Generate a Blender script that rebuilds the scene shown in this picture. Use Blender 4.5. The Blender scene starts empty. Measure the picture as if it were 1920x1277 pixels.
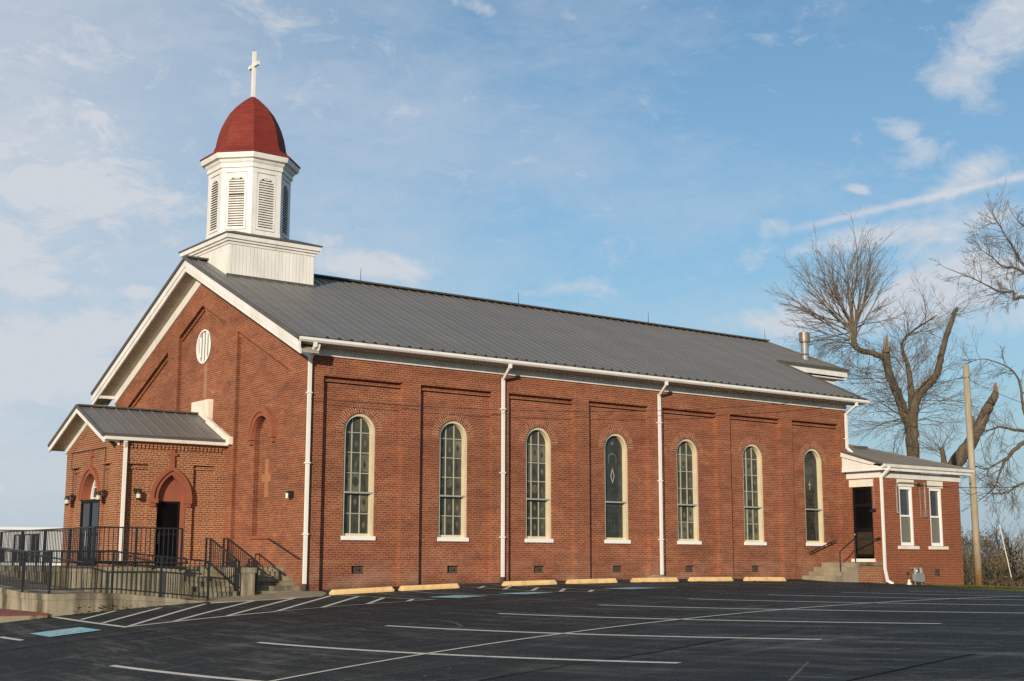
import bpy, math, random
from mathutils import Vector, Matrix
from mathutils.geometry import tessellate_polygon

R = math.radians
scene = bpy.context.scene
col = scene.collection

# ------------------------------------------------------------------ camera
CAM = Vector((-16.4253, -30.5166, 0.7461))
FW = Vector((0.593715, 0.788099, 0.162488)); RT = Vector((0.798513, -0.601975, 0.002009)); UP = Vector((-0.099397, -0.128556, 0.986708))
FPX = 2515.434
cd = bpy.data.cameras.new("camera"); cam = bpy.data.objects.new("camera", cd); col.objects.link(cam)
cd.sensor_width = 36.0; cd.lens = FPX / 1920 * 36; cd.clip_start = 0.1; cd.clip_end = 6000
cam.matrix_world = Matrix(((RT.x, UP.x, -FW.x, CAM.x), (RT.y, UP.y, -FW.y, CAM.y), (RT.z, UP.z, -FW.z, CAM.z), (0, 0, 0, 1)))
scene.camera = cam

# ------------------------------------------------------------------ light and exposure
SUN = Vector((-1.24, -1.0, 0.32)).normalized()
sd = bpy.data.lights.new("sun", 'SUN'); sd.energy = 4.8; sd.angle = R(0.6); sd.color = (1.0, 0.865, 0.69)
so = bpy.data.objects.new("sun", sd); col.objects.link(so)
so.location = (-60, -60, 40); so.rotation_euler = SUN.to_track_quat('Z', 'Y').to_euler()
scene.view_settings.view_transform = 'Standard'; scene.view_settings.look = 'None'
scene.view_settings.exposure = 0.0; scene.view_settings.gamma = 1.0
scene.view_settings.use_curve_mapping = False
scene.cycles.max_bounces = 6
scene.cycles.use_denoising = False

def build_world():
    w = bpy.data.worlds.new("World"); scene.world = w; w.use_nodes = True
    nt = w.node_tree; N = nt.nodes; L = nt.links; N.clear()
    out = N.new('ShaderNodeOutputWorld'); bg = N.new('ShaderNodeBackground'); L.new(bg.outputs[0], out.inputs[0])
    sky = N.new('ShaderNodeTexSky'); sky.sky_type = 'NISHITA'; sky.sun_disc = False
    sky.sun_elevation = math.asin(SUN.z); sky.sun_rotation = math.atan2(SUN.x, SUN.y)
    sky.air_density = 1.0; sky.dust_density = 0.6; sky.ozone_density = 2.2; sky.altitude = 100
    STR = 0.13
    bg.inputs[1].default_value = STR
    def m(op, a, b=None, c=None, clamp=False):
        n = N.new('ShaderNodeMath'); n.operation = op; n.use_clamp = clamp
        for i, v in enumerate((a, b, c)):
            if v is None: continue
            if isinstance(v, (int, float)): n.inputs[i].default_value = v
            else: L.new(v, n.inputs[i])
        return n.outputs[0]
    tc = N.new('ShaderNodeTexCoord'); sp = N.new('ShaderNodeSeparateXYZ'); L.new(tc.outputs['Generated'], sp.inputs[0])
    # bearing east of the lot's long axis and height above the horizon, both in degrees
    az = m('MULTIPLY', m('ARCTAN2', sp.outputs[0], sp.outputs[1]), 180 / math.pi)
    el = m('MULTIPLY', m('ARCSINE', sp.outputs[2]), 180 / math.pi)
    cb = N.new('ShaderNodeCombineXYZ'); L.new(az, cb.inputs[0]); L.new(el, cb.inputs[1])
    def noise(sx, sy, rot, scale, detail, rough, dist=0.0):
        mp = N.new('ShaderNodeMapping'); mp.inputs['Scale'].default_value = (sx, sy, 1); mp.inputs['Rotation'].default_value = (0, 0, R(rot))
        L.new(cb.outputs[0], mp.inputs[0])
        n = N.new('ShaderNodeTexNoise'); n.inputs['Scale'].default_value = scale; n.inputs['Detail'].default_value = detail
        n.inputs['Roughness'].default_value = rough; n.inputs['Distortion'].default_value = dist
        L.new(mp.outputs[0], n.inputs[0]); return n.outputs[0]
    n1 = noise(0.6, 1.0, 14, 0.55, 10, 0.68, 0.6)
    n2 = noise(0.35, 1.0, 10, 0.16, 6, 0.6, 0.3)
    n3 = noise(0.5, 1.0, -25, 1.5, 8, 0.7, 0.5)
    # (azimuth, elevation, half width, half height, tilt, weight)
    blobs = [(58.2, 21.2, 2.2, 1.2, 30, .85), (56.2, 19.0, 1.8, .8, -25, .55), (54.2, 17.2, 1.0, .5, -30, .48), (54.6, 16.4, 1.0, .5, 25, .40),
             (52.3, 13.3, 3.4, 0.6, 6, .66), (55.5, 11.6, 2.0, 0.9, 15, .66), (50.2, 10.9, 1.2, .4, 0, .5), (56.2, 11.2, 2.4, 0.8, 8, .62), (56.6, 15.6, 2.2, .7, 18, .5), (56.8, 13.6, 2.0, .6, 12, .5), (51.9, 15.3, .5, .2, -15, .9),
             (48.5, 14.0, 1.2, .5, 10, .35), (48.6, 10.0, 2.2, .7, 0, .72), (53.6, 10.2, 2.6, 1.0, 8, .55), (57.5, 9.6, 2.5, .8, 0, .35),
             (19.0, 14.8, 4.6, 1.3, -4, .52), (17.0, 18.0, 6.0, 2.6, 8, .16), (17.5, 10.9, 1.6, .4, 0, .5), (21.2, 11.0, .9, .3, 0, .5), (17.0, 7.6, 5, 1.6, 0, .6), (20.0, 9.4, 3.0, .9, 4, .45), (16.0, 12.4, 3.5, 1.0, 0, .42), (30.8, 12.4, 2.6, .7, -6, .62), (40.0, 11.6, 2.5, .5, -8, .4),
             (26.5, 22.6, 5.5, .8, -10, .22), (35.0, 23.4, 1.4, .3, -15, .4), (49.5, 22.4, 2.6, .7, 22, .22), (44, 24.0, 2.0, .8, 30, .15)]
    tot = None
    for (a, e, wx, wy, t, k) in blobs:
        da = m('SUBTRACT', az, a); de = m('SUBTRACT', el, e); c, s = math.cos(R(t)), math.sin(R(t))
        u = m('DIVIDE', m('ADD', m('MULTIPLY', da, c), m('MULTIPLY', de, s)), wx)
        v = m('DIVIDE', m('SUBTRACT', m('MULTIPLY', de, c), m('MULTIPLY', da, s)), wy)
        q = m('ADD', m('MULTIPLY', u, u), m('MULTIPLY', v, v))
        g = m('MULTIPLY', m('EXPONENT', m('MULTIPLY', q, -1.0)), k)
        tot = g if tot is None else m('ADD', tot, g)
    # puffs: gaussian envelope carved by noise
    carve = m('SUBTRACT', m('ADD', m('MULTIPLY', tot, 1.5), m('MULTIPLY', n1, 2.3)), 1.36)
    puff = m('MULTIPLY', m('MULTIPLY', carve, 1.5, clamp=True), m('ADD', 0.35, m('MULTIPLY', n3, 1.15)))
    wisp = m('MULTIPLY', m('SUBTRACT', m('ADD', m('MULTIPLY', n2, 1.15), m('MULTIPLY', n3, .35)), 0.66), 1.1, clamp=True)
    # contrail: a thin streak along a slanted bearing line
    t0 = m('SUBTRACT', az, 49.0)
    ln = m('ADD', m('ADD', 13.75, m('MULTIPLY', t0, 0.20)), m('MULTIPLY', m('MULTIPLY', t0, t0), -0.004))
    wd = m('ADD', 0.02, m('MULTIPLY', n3, 0.27))
    dl = m('DIVIDE', m('SUBTRACT', m('ADD', el, m('MULTIPLY', m('SUBTRACT', n1, .5), .35)), ln), wd)
    ctr = m('MULTIPLY', m('EXPONENT', m('MULTIPLY', m('MULTIPLY', dl, dl), -1.0)), m('MULTIPLY', m('MULTIPLY', m('SUBTRACT', az, 48.0), 0.35, clamp=True), .7))
    low = m('MULTIPLY', m('EXPONENT', m('MULTIPLY', el, -0.075)), 0.82)
    west = m('MULTIPLY', m('MULTIPLY', m('SUBTRACT', 37.0, az), 0.05, clamp=True), 0.62)
    mask = m('ADD', m('ADD', m('MULTIPLY', puff, .80), wisp), m('ADD', ctr, west), clamp=True)
    veil = N.new('ShaderNodeMix'); veil.data_type = 'RGBA'; L.new(m('MINIMUM', low, .9), veil.inputs[0])
    tint = N.new('ShaderNodeMix'); tint.data_type = 'RGBA'; tint.blend_type = 'MULTIPLY'; tint.inputs[0].default_value = 1.0
    L.new(sky.outputs[0], tint.inputs[6]); tint.inputs[7].default_value = SKYTINT
    L.new(tint.outputs[2], veil.inputs[6]); veil.inputs[7].default_value = tuple(c / STR for c in (.335, .51, .655)) + (1,)
    gnd = N.new('ShaderNodeMix'); gnd.data_type = 'RGBA'; L.new(m('MULTIPLY', m('EXPONENT', m('MULTIPLY', m('MAXIMUM', el, 0.0), -0.22)), .85), gnd.inputs[0]); L.new(veil.outputs[2], gnd.inputs[6]); gnd.inputs[7].default_value = tuple(c / STR for c in (.33, .425, .51)) + (1,)
    mx = N.new('ShaderNodeMix'); mx.data_type = 'RGBA'
    L.new(mask, mx.inputs[0]); L.new(gnd.outputs[2], mx.inputs[6]); mx.inputs[7].default_value = tuple(c / STR for c in (.62, .66, .72)) + (1,)
    L.new(mx.outputs[2], bg.inputs[0])
SKYTINT = (.80, 1.00, 1.07, 1)
build_world()

# ------------------------------------------------------------------ material helpers
class NT:
    def __init__(s, name):
        s.m = bpy.data.materials.new(name); s.m.use_nodes = True; s.t = s.m.node_tree; s.N = s.t.nodes; s.L = s.t.links
        s.b = s.N['Principled BSDF']; s.tc = s.N.new('ShaderNodeTexCoord')
    def lk(s, a, b): s.L.new(a, b)
    def math(s, op, a, b=None, clamp=False):
        n = s.N.new('ShaderNodeMath'); n.operation = op; n.use_clamp = clamp
        for i, v in enumerate((a, b)):
            if v is None: continue
            if isinstance(v, (int, float)): n.inputs[i].default_value = v
            else: s.lk(v, n.inputs[i])
        return n.outputs[0]
    def noise(s, scale=(1, 1, 1), sc=1.0, detail=4, rough=.55, vec=None, dist=0):
        mp = s.N.new('ShaderNodeMapping'); mp.inputs['Scale'].default_value = scale
        s.lk(vec if vec else s.tc.outputs['Object'], mp.inputs[0])
        n = s.N.new('ShaderNodeTexNoise'); n.inputs['Scale'].default_value = sc; n.inputs['Detail'].default_value = detail
        n.inputs['Roughness'].default_value = rough; n.inputs['Distortion'].default_value = dist
        s.lk(mp.outputs[0], n.inputs[0]); return n.outputs[0]
    def ramp(s, x, pts):
        r = s.N.new('ShaderNodeValToRGB'); e = r.color_ramp.elements
        while len(e) < len(pts): e.new(.5)
        for i, (p, c) in enumerate(pts):
            e[i].position = p; e[i].color = (c, c, c, 1) if isinstance(c, (int, float)) else tuple(c) + (1,)
        s.lk(x, r.inputs[0]); return r.outputs[0]
    def mix(s, f, a, b, mode='MIX'):
        n = s.N.new('ShaderNodeMix'); n.data_type = 'RGBA'; n.blend_type = mode
        for i, v in ((0, f), (6, a), (7, b)):
            if isinstance(v, (int, float)): n.inputs[i].default_value = v
            elif isinstance(v, tuple): n.inputs[i].default_value = v + (1,) if len(v) == 3 else v
            else: s.lk(v, n.inputs[i])
        return n.outputs[2]
    def bump(s, h, strength=.3, dist=.01):
        b = s.N.new('ShaderNodeBump'); b.inputs['Strength'].default_value = strength; b.inputs['Distance'].default_value = dist
        s.lk(h, b.inputs['Height']); s.lk(b.outputs[0], s.b.inputs['Normal'])
    def set(s, rough=.6, metal=0.0, spec=.5):
        s.b.inputs['Roughness'].default_value = rough; s.b.inputs['Metallic'].default_value = metal
        s.b.inputs['Specular IOR Level'].default_value = spec; return s
    def color(s, c):
        if isinstance(c, tuple): s.b.inputs['Base Color'].default_value = c + (1,)
        else: s.lk(c, s.b.inputs['Base Color'])

def paint(name, c, var=.12, sc=2.0, rough=.5, stretch=(1, 1, 1), spec=.4, metal=0.0, grime=None, gamt=.5, bump=0.0):
    n = NT(name).set(rough, metal, spec)
    x = n.noise(stretch, sc, 6, .6)
    f = n.ramp(x, [(.3, 1 - var), (.7, 1 + var * .6)])
    cc = n.mix(1.0, c, f, 'MULTIPLY')
    if grime:
        g = n.ramp(n.noise((1.3, 1.3, .25), sc * 1.7, 8, .7), [(.5, 0.0), (.68, gamt)])
        cc = n.mix(g, cc, grime)
    n.color(cc)
    if bump: n.bump(n.noise((1, 1, 1), 60, 4, .7), bump, .004)
    return n.m

def brick(name, c1, c2, mortar, dark=.55, msize=.011, painted=0.0, streak=True, top=6.4, bw=.19):
    n = NT(name).set(.85, 0, .2)
    g = n.N.new('ShaderNodeNewGeometry')
    sp = n.N.new('ShaderNodeSeparateXYZ'); n.lk(n.tc.outputs['Object'], sp.inputs[0])
    sn = n.N.new('ShaderNodeSeparateXYZ'); n.lk(g.outputs['Normal'], sn.inputs[0])
    fx = n.math('GREATER_THAN', n.math('ABSOLUTE', sn.outputs[0]), .6)
    u = n.math('ADD', n.math('MULTIPLY', sp.outputs[1], fx), n.math('MULTIPLY', sp.outputs[0], n.math('SUBTRACT', 1.0, fx)))
    wob = n.math('MULTIPLY', n.math('SUBTRACT', n.noise((1, 1, 1), 1.3, 3), .5), .03)
    cb = n.N.new('ShaderNodeCombineXYZ'); n.lk(u, cb.inputs[0]); n.lk(n.math('ADD', sp.outputs[2], wob), cb.inputs[1])
    b = n.N.new('ShaderNodeTexBrick'); n.lk(cb.outputs[0], b.inputs['Vector'])
    b.inputs['Scale'].default_value = 1.0; b.inputs['Brick Width'].default_value = bw; b.inputs['Row Height'].default_value = .0585
    b.inputs['Mortar Size'].default_value = msize; b.inputs['Mortar Smooth'].default_value = .25; b.inputs['Bias'].default_value = -.1
    b.offset = .5; b.squash = .5; b.squash_frequency = 6
    b.inputs['Color1'].default_value = c1 + (1,); b.inputs['Color2'].default_value = c2 + (1,); b.inputs['Mortar'].default_value = mortar + (1,)
    # patches where the old soft brick has lost or smeared its pointing
    smear = n.ramp(n.noise((.35, .35, .8), .9, 5, .6), [(.38, 0.0), (.66, 1.0)])
    avg = tuple((p + q) / 2 for p, q in zip(c1, c2))
    cc = n.mix(n.math('MULTIPLY', smear, painted), b.outputs['Color'], n.mix(.35, b.outputs['Color'], avg))
    big = n.ramp(n.noise((.5, .5, .9), .55, 6, .6), [(.28, dark), (.5, 1.0), (.72, 1.18)])
    cc = n.mix(1.0, cc, big, 'MULTIPLY')
    fine = n.ramp(n.noise((5, 5, 15), 1.0, 3, .7), [(.25, .72), (.7, 1.15)])
    cc = n.mix(.8, cc, n.mix(1.0, cc, fine, 'MULTIPLY'))
    if streak:
        soot = n.ramp(n.noise((.4, .4, 3.2), 1.0, 5, .65), [(.52, 0.0), (.72, .36)])
        cc = n.mix(soot, cc, (.075, .040, .034))
        spk = n.ramp(n.noise((5, 5, 11), 1.0, 2, .6), [(.70, 0.0), (.76, .55)])
        cc = n.mix(spk, cc, (.42, .30, .22))
        mot = n.ramp(n.noise((1.1, 1.1, 2.6), 1.4, 6, .7), [(.36, 0.0), (.64, 1.0)])
        cc = n.mix(1.0, cc, n.mix(mot, (.82, .74, .76), (1.10, 1.08, 1.02)), 'MULTIPLY')
        damp = n.ramp(n.math('ADD', n.math('MULTIPLY', sp.outputs[2], .7), n.math('MULTIPLY', n.noise((2, 2, 1), 1.0, 5), .5)), [(.28, .55), (.5, 0.0)])
        cc = n.mix(damp, cc, (.085, .042, .030))
        # white salts in the damp course near the ground
        h = n.math('MULTIPLY', n.math('SUBTRACT', 1.15, sp.outputs[2]), 1.1, clamp=True)
        salt = n.ramp(n.noise((.8, .8, 1.4), 1.2, 6, .65), [(.45, 0.0), (.7, .45)])
        cc = n.mix(n.math('MULTIPLY', h, salt), cc, (.36, .25, .18))
    if name == 'front_brick':      # lime run below the round window
        dx = n.math('MULTIPLY', n.math('SUBTRACT', sp.outputs[1], 6.62), 9.0); run = n.math('EXPONENT', n.math('MULTIPLY', n.math('MULTIPLY', dx, dx), -1.0))
        run = n.math('MULTIPLY', run, n.ramp(n.math('MULTIPLY', sp.outputs[2], .1), [(.54, 0.0), (.56, .45), (.64, .5), (.66, 0.0)]))
        cc = n.mix(n.math('MULTIPLY', run, n.ramp(n.noise((6, 6, 1), 1.0, 4), [(.3, .4), (.7, 1.0)])), cc, (.50, .34, .24))
    n.color(cc)
    n.bump(n.math('ADD', n.math('MULTIPLY', b.outputs['Fac'], -1.0), n.math('MULTIPLY', n.noise((1, 1, 1), 30, 3), .5)), .55, .008)
    return n.m

M = {}
M['brick'] = brick('church_brick', (.272, .074, .035), (.152, .045, .026), (.35, .195, .115), painted=.8, dark=.74)
M['brick_front'] = brick('front_brick', (.272, .077, .036), (.160, .049, .029), (.35, .195, .112), painted=.55, dark=.74)
M['brick_reveal'] = brick('shaded_reveal_brick', (.185, .052, .026), (.13, .038, .022), (.24, .125, .07), painted=.6, dark=.8)  # darker copy of the front brick: recess shade painted into the reveal colour
M['brick_porch'] = brick('porch_brick', (.23, .066, .027), (.145, .042, .020), (.39, .225, .13), msize=.013, painted=.1, streak=False, dark=.8)
M['brick_annex'] = brick('annex_brick', (.225, .055, .027), (.16, .041, .022), (.33, .16, .085), painted=.2, streak=False, dark=.75, msize=.009)
M['archbrick'] = paint('arch_brick', (.25, .075, .038), .35, 9, .85)
M['archbrick2'] = paint('dark_arch_brick', (.16, .048, .028), .35, 9, .85)
M['mortar'] = paint('arch_mortar', (.46, .29, .175), .25, 9, .9)
M['white'] = paint('white_trim', (.72, .70, .66), .12, 1.5, .45, (1, 1, .4), grime=(.38, .35, .29), gamt=.35)
M['white_bright'] = paint('white_vinyl', (.80, .78, .74), .05, 2, .35)
M['gutter'] = paint('gutter_paint', (.76, .74, .69), .08, 1.2, .35, grime=(.45, .40, .32), gamt=.3)
M['cream'] = paint('cream_jamb', (.60, .53, .36), .10, 2.5, .5, grime=(.38, .33, .22), gamt=.4)
M['stone'] = paint('pale_stone', (.72, .66, .55), .12, 3, .8, grime=(.40, .35, .27), gamt=.4, bump=.2)
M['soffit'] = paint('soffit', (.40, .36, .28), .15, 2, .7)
M['redpaint'] = paint('red_stucco', (.27, .085, .045), .14, 3, .8, grime=(.18, .07, .045), gamt=.4, bump=.15)
M['cross_tan'] = paint('tan_cross', (.35, .15, .07), .12, 4, .8)
M['black'] = paint('black_iron', (.016, .017, .018), .3, 6, .42, spec=.5)
M['blackdoor'] = paint('black_door', (.006, .006, .007), .2, 3, .5, spec=.2)
M['bronze'] = paint('old_bronze', (.055, .042, .030), .3, 8, .5, metal=.4)
M['lampglass'] = paint('lamp_glass', (.50, .46, .36), .15, 8, .2)
M['galv'] = paint('galvanised', (.27, .28, .265), .2, 5, .5, metal=.35, grime=(.16, .09, .05), gamt=.5)
M['brassmetal'] = paint('weathered_cap', (.22, .19, .145), .25, 5, .45, metal=.5)
M['wire'] = paint('wire', (.03, .03, .032), .1, 3, .6)
M['yellow'] = paint('yellow_kerb', (.74, .50, .22), .14, 3, .75, grime=(.28, .19, .09), gamt=.55, bump=.2)
M['grey'] = paint('meter_grey', (.20, .23, .22), .15, 8, .5)
M['rubber'] = paint('dark_vent', (.06, .045, .035), .4, 12, .8)
M['vent'] = paint('vent_plate', (.11, .085, .07), .45, 14, .75)

def concrete(name, c, dirt=.8):
    n = NT(name).set(.9, 0, .2)
    a = n.ramp(n.noise((1, 1, 1), 1.2, 8, .65), [(.3, .75), (.7, 1.12)])
    cc = n.mix(1.0, c, a, 'MULTIPLY')
    st = n.ramp(n.noise((1.1, 1.1, .18), 1.5, 7, .6), [(.44, 0.0), (.62, dirt)])
    cc = n.mix(st, cc, (.085, .072, .045))
    sp = n.ramp(n.noise((1, 1, 1), 35, 3, .6), [(.3, .8), (.7, 1.1)])
    n.color(n.mix(1.0, cc, sp, 'MULTIPLY')); n.bump(n.noise((1, 1, 1), 30, 5, .7), .4, .01); return n.m
M['concrete'] = concrete('concrete', (.34, .295, .21), 1.0)
M['step'] = concrete('step_concrete', (.27, .235, .165), .9)
M['walk'] = concrete('walkway_concrete', (.33, .27, .19), .35)
M['paver'] = paint('red_pavers', (.20, .062, .038), .25, 6, .85, bump=.3)

def roof_mat():
    n = NT('roof_metal').set(.45, .0, .35)
    a = n.ramp(n.noise((.35, 1.4, 1.4), 1.0, 5, .6), [(.3, .92), (.7, 1.06)])
    sp = n.N.new('ShaderNodeSeparateXYZ'); n.lk(n.tc.outputs['Object'], sp.inputs[0])
    w = n.N.new('ShaderNodeTexWhiteNoise'); w.noise_dimensions = '1D'; n.lk(n.math('FLOOR', n.math('DIVIDE', n.math('ADD', sp.outputs[0], .59), .357)), w.inputs['W'])
    a = n.mix(1.0, a, n.ramp(w.outputs[0], [(0.0, .95), (1.0, 1.05)]), 'MULTIPLY')
    n.color(n.mix(1.0, (.162, .156, .147), a, 'MULTIPLY')); n.b.inputs['Metallic'].default_value = .1
    n.bump(n.noise((2.2, .5, .5), 1.3, 3, .5), .08, .02); return n.m
M['roof'] = roof_mat()
M['roof_dark'] = paint('roof_edge', (.085, .078, .070), .2, 4, .5)

def dome_mat():
    n = NT('dome_shingles').set(.75, 0, .3)
    sp = n.N.new('ShaderNodeSeparateXYZ'); n.lk(n.tc.outputs['Object'], sp.inputs[0])
    course = n.math('FRACT', n.math('MULTIPLY', sp.outputs[2], 7.5))
    line = n.ramp(course, [(.0, .62), (.12, 1.0), (.9, 1.05)])
    a = n.ramp(n.noise((2.2, 2.2, 6), 1.2, 6, .65), [(.25, .72), (.75, 1.25)])
    cc = n.mix(1.0, n.mix(n.ramp(n.noise((.8, .8, .5), 1.6, 4), [(.35, 0.0), (.65, 1.0)]), (.19, .029, .014), (.165, .021, .014)), a, 'MULTIPLY')
    n.color(n.mix(.75, cc, n.mix(1.0, cc, line, 'MULTIPLY'))); n.bump(course, .4, .02); return n.m
M['dome'] = dome_mat()

def board_mat():
    n = NT('ribbed_white_siding').set(.5, 0, .4)
    sp = n.N.new('ShaderNodeSeparateXYZ'); n.lk(n.tc.outputs['Object'], sp.inputs[0])
    f = n.math('FRACT', n.math('MULTIPLY', n.math('ADD', sp.outputs[0], sp.outputs[1]), 8.5))
    g = n.ramp(f, [(0.0, .8), (.08, 1.0), (.92, 1.0), (1.0, .8)])
    n.color(n.mix(1.0, n.mix(1.0, (.72, .70, .65), g, 'MULTIPLY'), n.ramp(n.noise((1, 1, .3), 3, 5), [(.3, .86), (.7, 1.08)]), 'MULTIPLY'))
    n.bump(n.ramp(f, [(0.0, 0.0), (.1, 1.0), (.9, 1.0), (1.0, 0.0)]), .5, .015); return n.m
M['siding'] = board_mat()

def glass_mat(name, c, rough=.12, var=.5, sc=5, spec=.6):
    n = NT(name).set(rough, 0, spec)
    v = n.N.new('ShaderNodeTexVoronoi'); v.inputs['Scale'].default_value = sc; n.lk(n.tc.outputs['Object'], v.inputs[0])
    a = n.ramp(n.noise((1.0, 1, .7), 2.6, 4, .6), [(.3, 1 - var), (.7, 1 + var)])
    cc = n.mix(1.0, c, a, 'MULTIPLY')
    n.color(n.mix(.5, cc, n.mix(1.0, cc, n.ramp(v.outputs['Distance'], [(.1, 1.2), (.8, .6)]), 'MULTIPLY'))); return n.m
M['stained'] = glass_mat('stained_glass', (.052, .051, .036), .3, .55)
M['stained_dark'] = glass_mat('dark_stained_glass', (.026, .030, .024), .2, .5)
M['stained_light'] = glass_mat('pale_stained_glass', (.115, .108, .074), .35, .4)
M['stained_brown'] = glass_mat('brown_stained_glass', (.036, .032, .024), .3, .4)
M['doorglass'] = glass_mat('door_glass', (.006, .007, .008), .08, .2, 2, .35)
M['darkglass'] = glass_mat('unlit_door_glass', (.004, .004, .005), .3, .2, 2, .12)
M['winglass'] = glass_mat('window_glass', (.03, .034, .032), .07, .3, 2, .7)
M['lead'] = paint('lead_bars', (.40, .38, .29), .12, 6, .5)
M['leadgrey'] = paint('grey_rail', (.30, .32, .30), .12, 6, .4)
M['ventgrey'] = paint('grey_vent_board', (.25, .235, .20), .12, 6, .7)
M['screen'] = paint('insect_screen', (.15, .145, .12), .12, 6, .5)

def asphalt():
    n = NT('sealed_asphalt').set(.75, 0, .18)
    big = n.ramp(n.noise((.10, .22, 1), 1.0, 7, .62), [(.3, .72), (.7, 1.32)])
    cc = n.mix(1.0, (.0165, .0200, .0205), big, 'MULTIPLY')
    patch = n.ramp(n.noise((.16, .3, 1), 1.0, 4, .6), [(.40, .35), (.62, 1.0)])
    # squeegee drag and tyre scuffs where the sealer has worn through
    for sc_, k, rot_, lo, hi, amt in (((1.5, .16, 1), 1.6, 0, .50, .68, .55), ((.16, 1.4, 1), 1.5, 0, .53, .72, .42), ((.9, .3, 1), 2.6, 1.2, .55, .70, .38)):
        st = n.ramp(n.noise(sc_, k, 9, .74, dist=rot_), [(lo, 0.0), (hi, amt)])
        cc = n.mix(n.math('MULTIPLY', st, patch), cc, (.19, .185, .165))
    gr = n.ramp(n.noise((1, 1, 1), 48, 3, .7), [(.25, .45), (.75, 1.65)])
    cc = n.mix(1.0, cc, gr, 'MULTIPLY')
    ag = n.ramp(n.noise((1, 1, 1), 22, 2, .6), [(.62, 0.0), (.70, .5)]); cc = n.mix(ag, cc, (.085, .082, .072))
    sp = n.ramp(n.noise((1, 1, 1), 7.0, 2, .5), [(.74, 0.0), (.78, .7)]); cc = n.mix(sp, cc, (.20, .19, .16))
    oil = n.ramp(n.noise((.6, .6, 1), 1.0, 4, .5), [(.64, 0.0), (.72, .6)]); cc = n.mix(oil, cc, (.009, .0095, .010))
    n.color(cc)
    n.bump(n.math('ADD', n.noise((1, 1, 1), 60, 3, .7), n.math('MULTIPLY', n.noise((1, 1, 1), 4, 4), .6)), .5, .015); return n.m
M['asphalt'] = asphalt()

def road_paint(name, c, wear):
    n = NT(name).set(.75, 0, .25)
    w = n.ramp(n.noise((1, 1, 1), 2.2, 8, .72), [(wear, 0.0), (wear + .16, 1.0)])
    a = n.ramp(n.noise((1, 1, 1), 14, 5, .7), [(.3, .7), (.7, 1.1)])
    n.color(n.mix(w, n.mix(1.0, c, a, 'MULTIPLY'), (.045, .045, .043))); return n.m
M['line'] = road_paint('lot_line_paint', (.60, .57, .49), .60)
M['line_old'] = road_paint('worn_line_paint', (.34, .32, .28), .52)
M['blue'] = road_paint('blue_lot_paint', (.27, .50, .56), .60)
M['symbol'] = road_paint('symbol_paint', (.60, .58, .46), .50)
M['scuff'] = road_paint('pale_scuffs', (.10, .097, .088), .47)
M['seam'] = paint('crack_sealer', (.0125, .0135, .0145), .2, 5, .9, spec=.05)

def grass_mat():
    n = NT('lawn').set(.9, 0, .1)
    a = n.noise((1, 1, 1), .7, 7, .65); b = n.noise((1, 1, 1), 14, 4, .7)
    cc = n.mix(n.ramp(a, [(.35, 0.0), (.65, 1.0)]), (.075, .095, .022), (.13, .12, .04))
    n.color(n.mix(1.0, cc, n.ramp(b, [(.25, .6), (.75, 1.4)]), 'MULTIPLY')); n.bump(b, .8, .05); return n.m
M['grass'] = grass_mat()
def bark_mat(name, c, sc=6):
    n = NT(name).set(.9, 0, .15)
    v = n.noise((1, 1, .16), sc, 7, .7)
    n.color(n.mix(1.0, c, n.ramp(v, [(.3, .5), (.7, 1.35)]), 'MULTIPLY')); n.bump(v, .8, .05); return n.m
M['bark'] = bark_mat('bark', (.115, .092, .063))
M['twig'] = bark_mat('twig_bark', (.15, .122, .092), 2)
M['twig_far'] = bark_mat('far_twigs', (.135, .115, .09), 2)
M['torn'] = bark_mat('torn_wood', (.20, .135, .078), 5)
def pole_mat():
    n = NT('pole_wood').set(.9, 0, .15)
    v = n.noise((1, 1, .12), 5, 7, .7); sp = n.N.new('ShaderNodeSeparateXYZ'); n.lk(n.tc.outputs['Object'], sp.inputs[0])
    h = n.math('ADD', n.math('MULTIPLY', sp.outputs[2], .40), n.math('MULTIPLY', n.math('SUBTRACT', n.noise((1, 1, .5), 3, 5), .5), .9))
    cc = n.mix(n.ramp(h, [(.0, 0.0), (.75, 1.0)]), (.20, .115, .05), (.33, .275, .195))
    n.color(n.mix(1.0, cc, n.ramp(v, [(.3, .6), (.7, 1.25)]), 'MULTIPLY')); n.bump(v, .7, .03); return n.m
M['pole'] = pole_mat()
M['leafbrown'] = paint('brown_leaves', (.125, .083, .036), .4, 1.2, .8)
M['leafolive'] = paint('olive_leaves', (.085, .078, .045), .4, 1.2, .8)
M['farwhite'] = paint('white_steel', (.64, .65, .66), .05, .3, .4)

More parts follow.
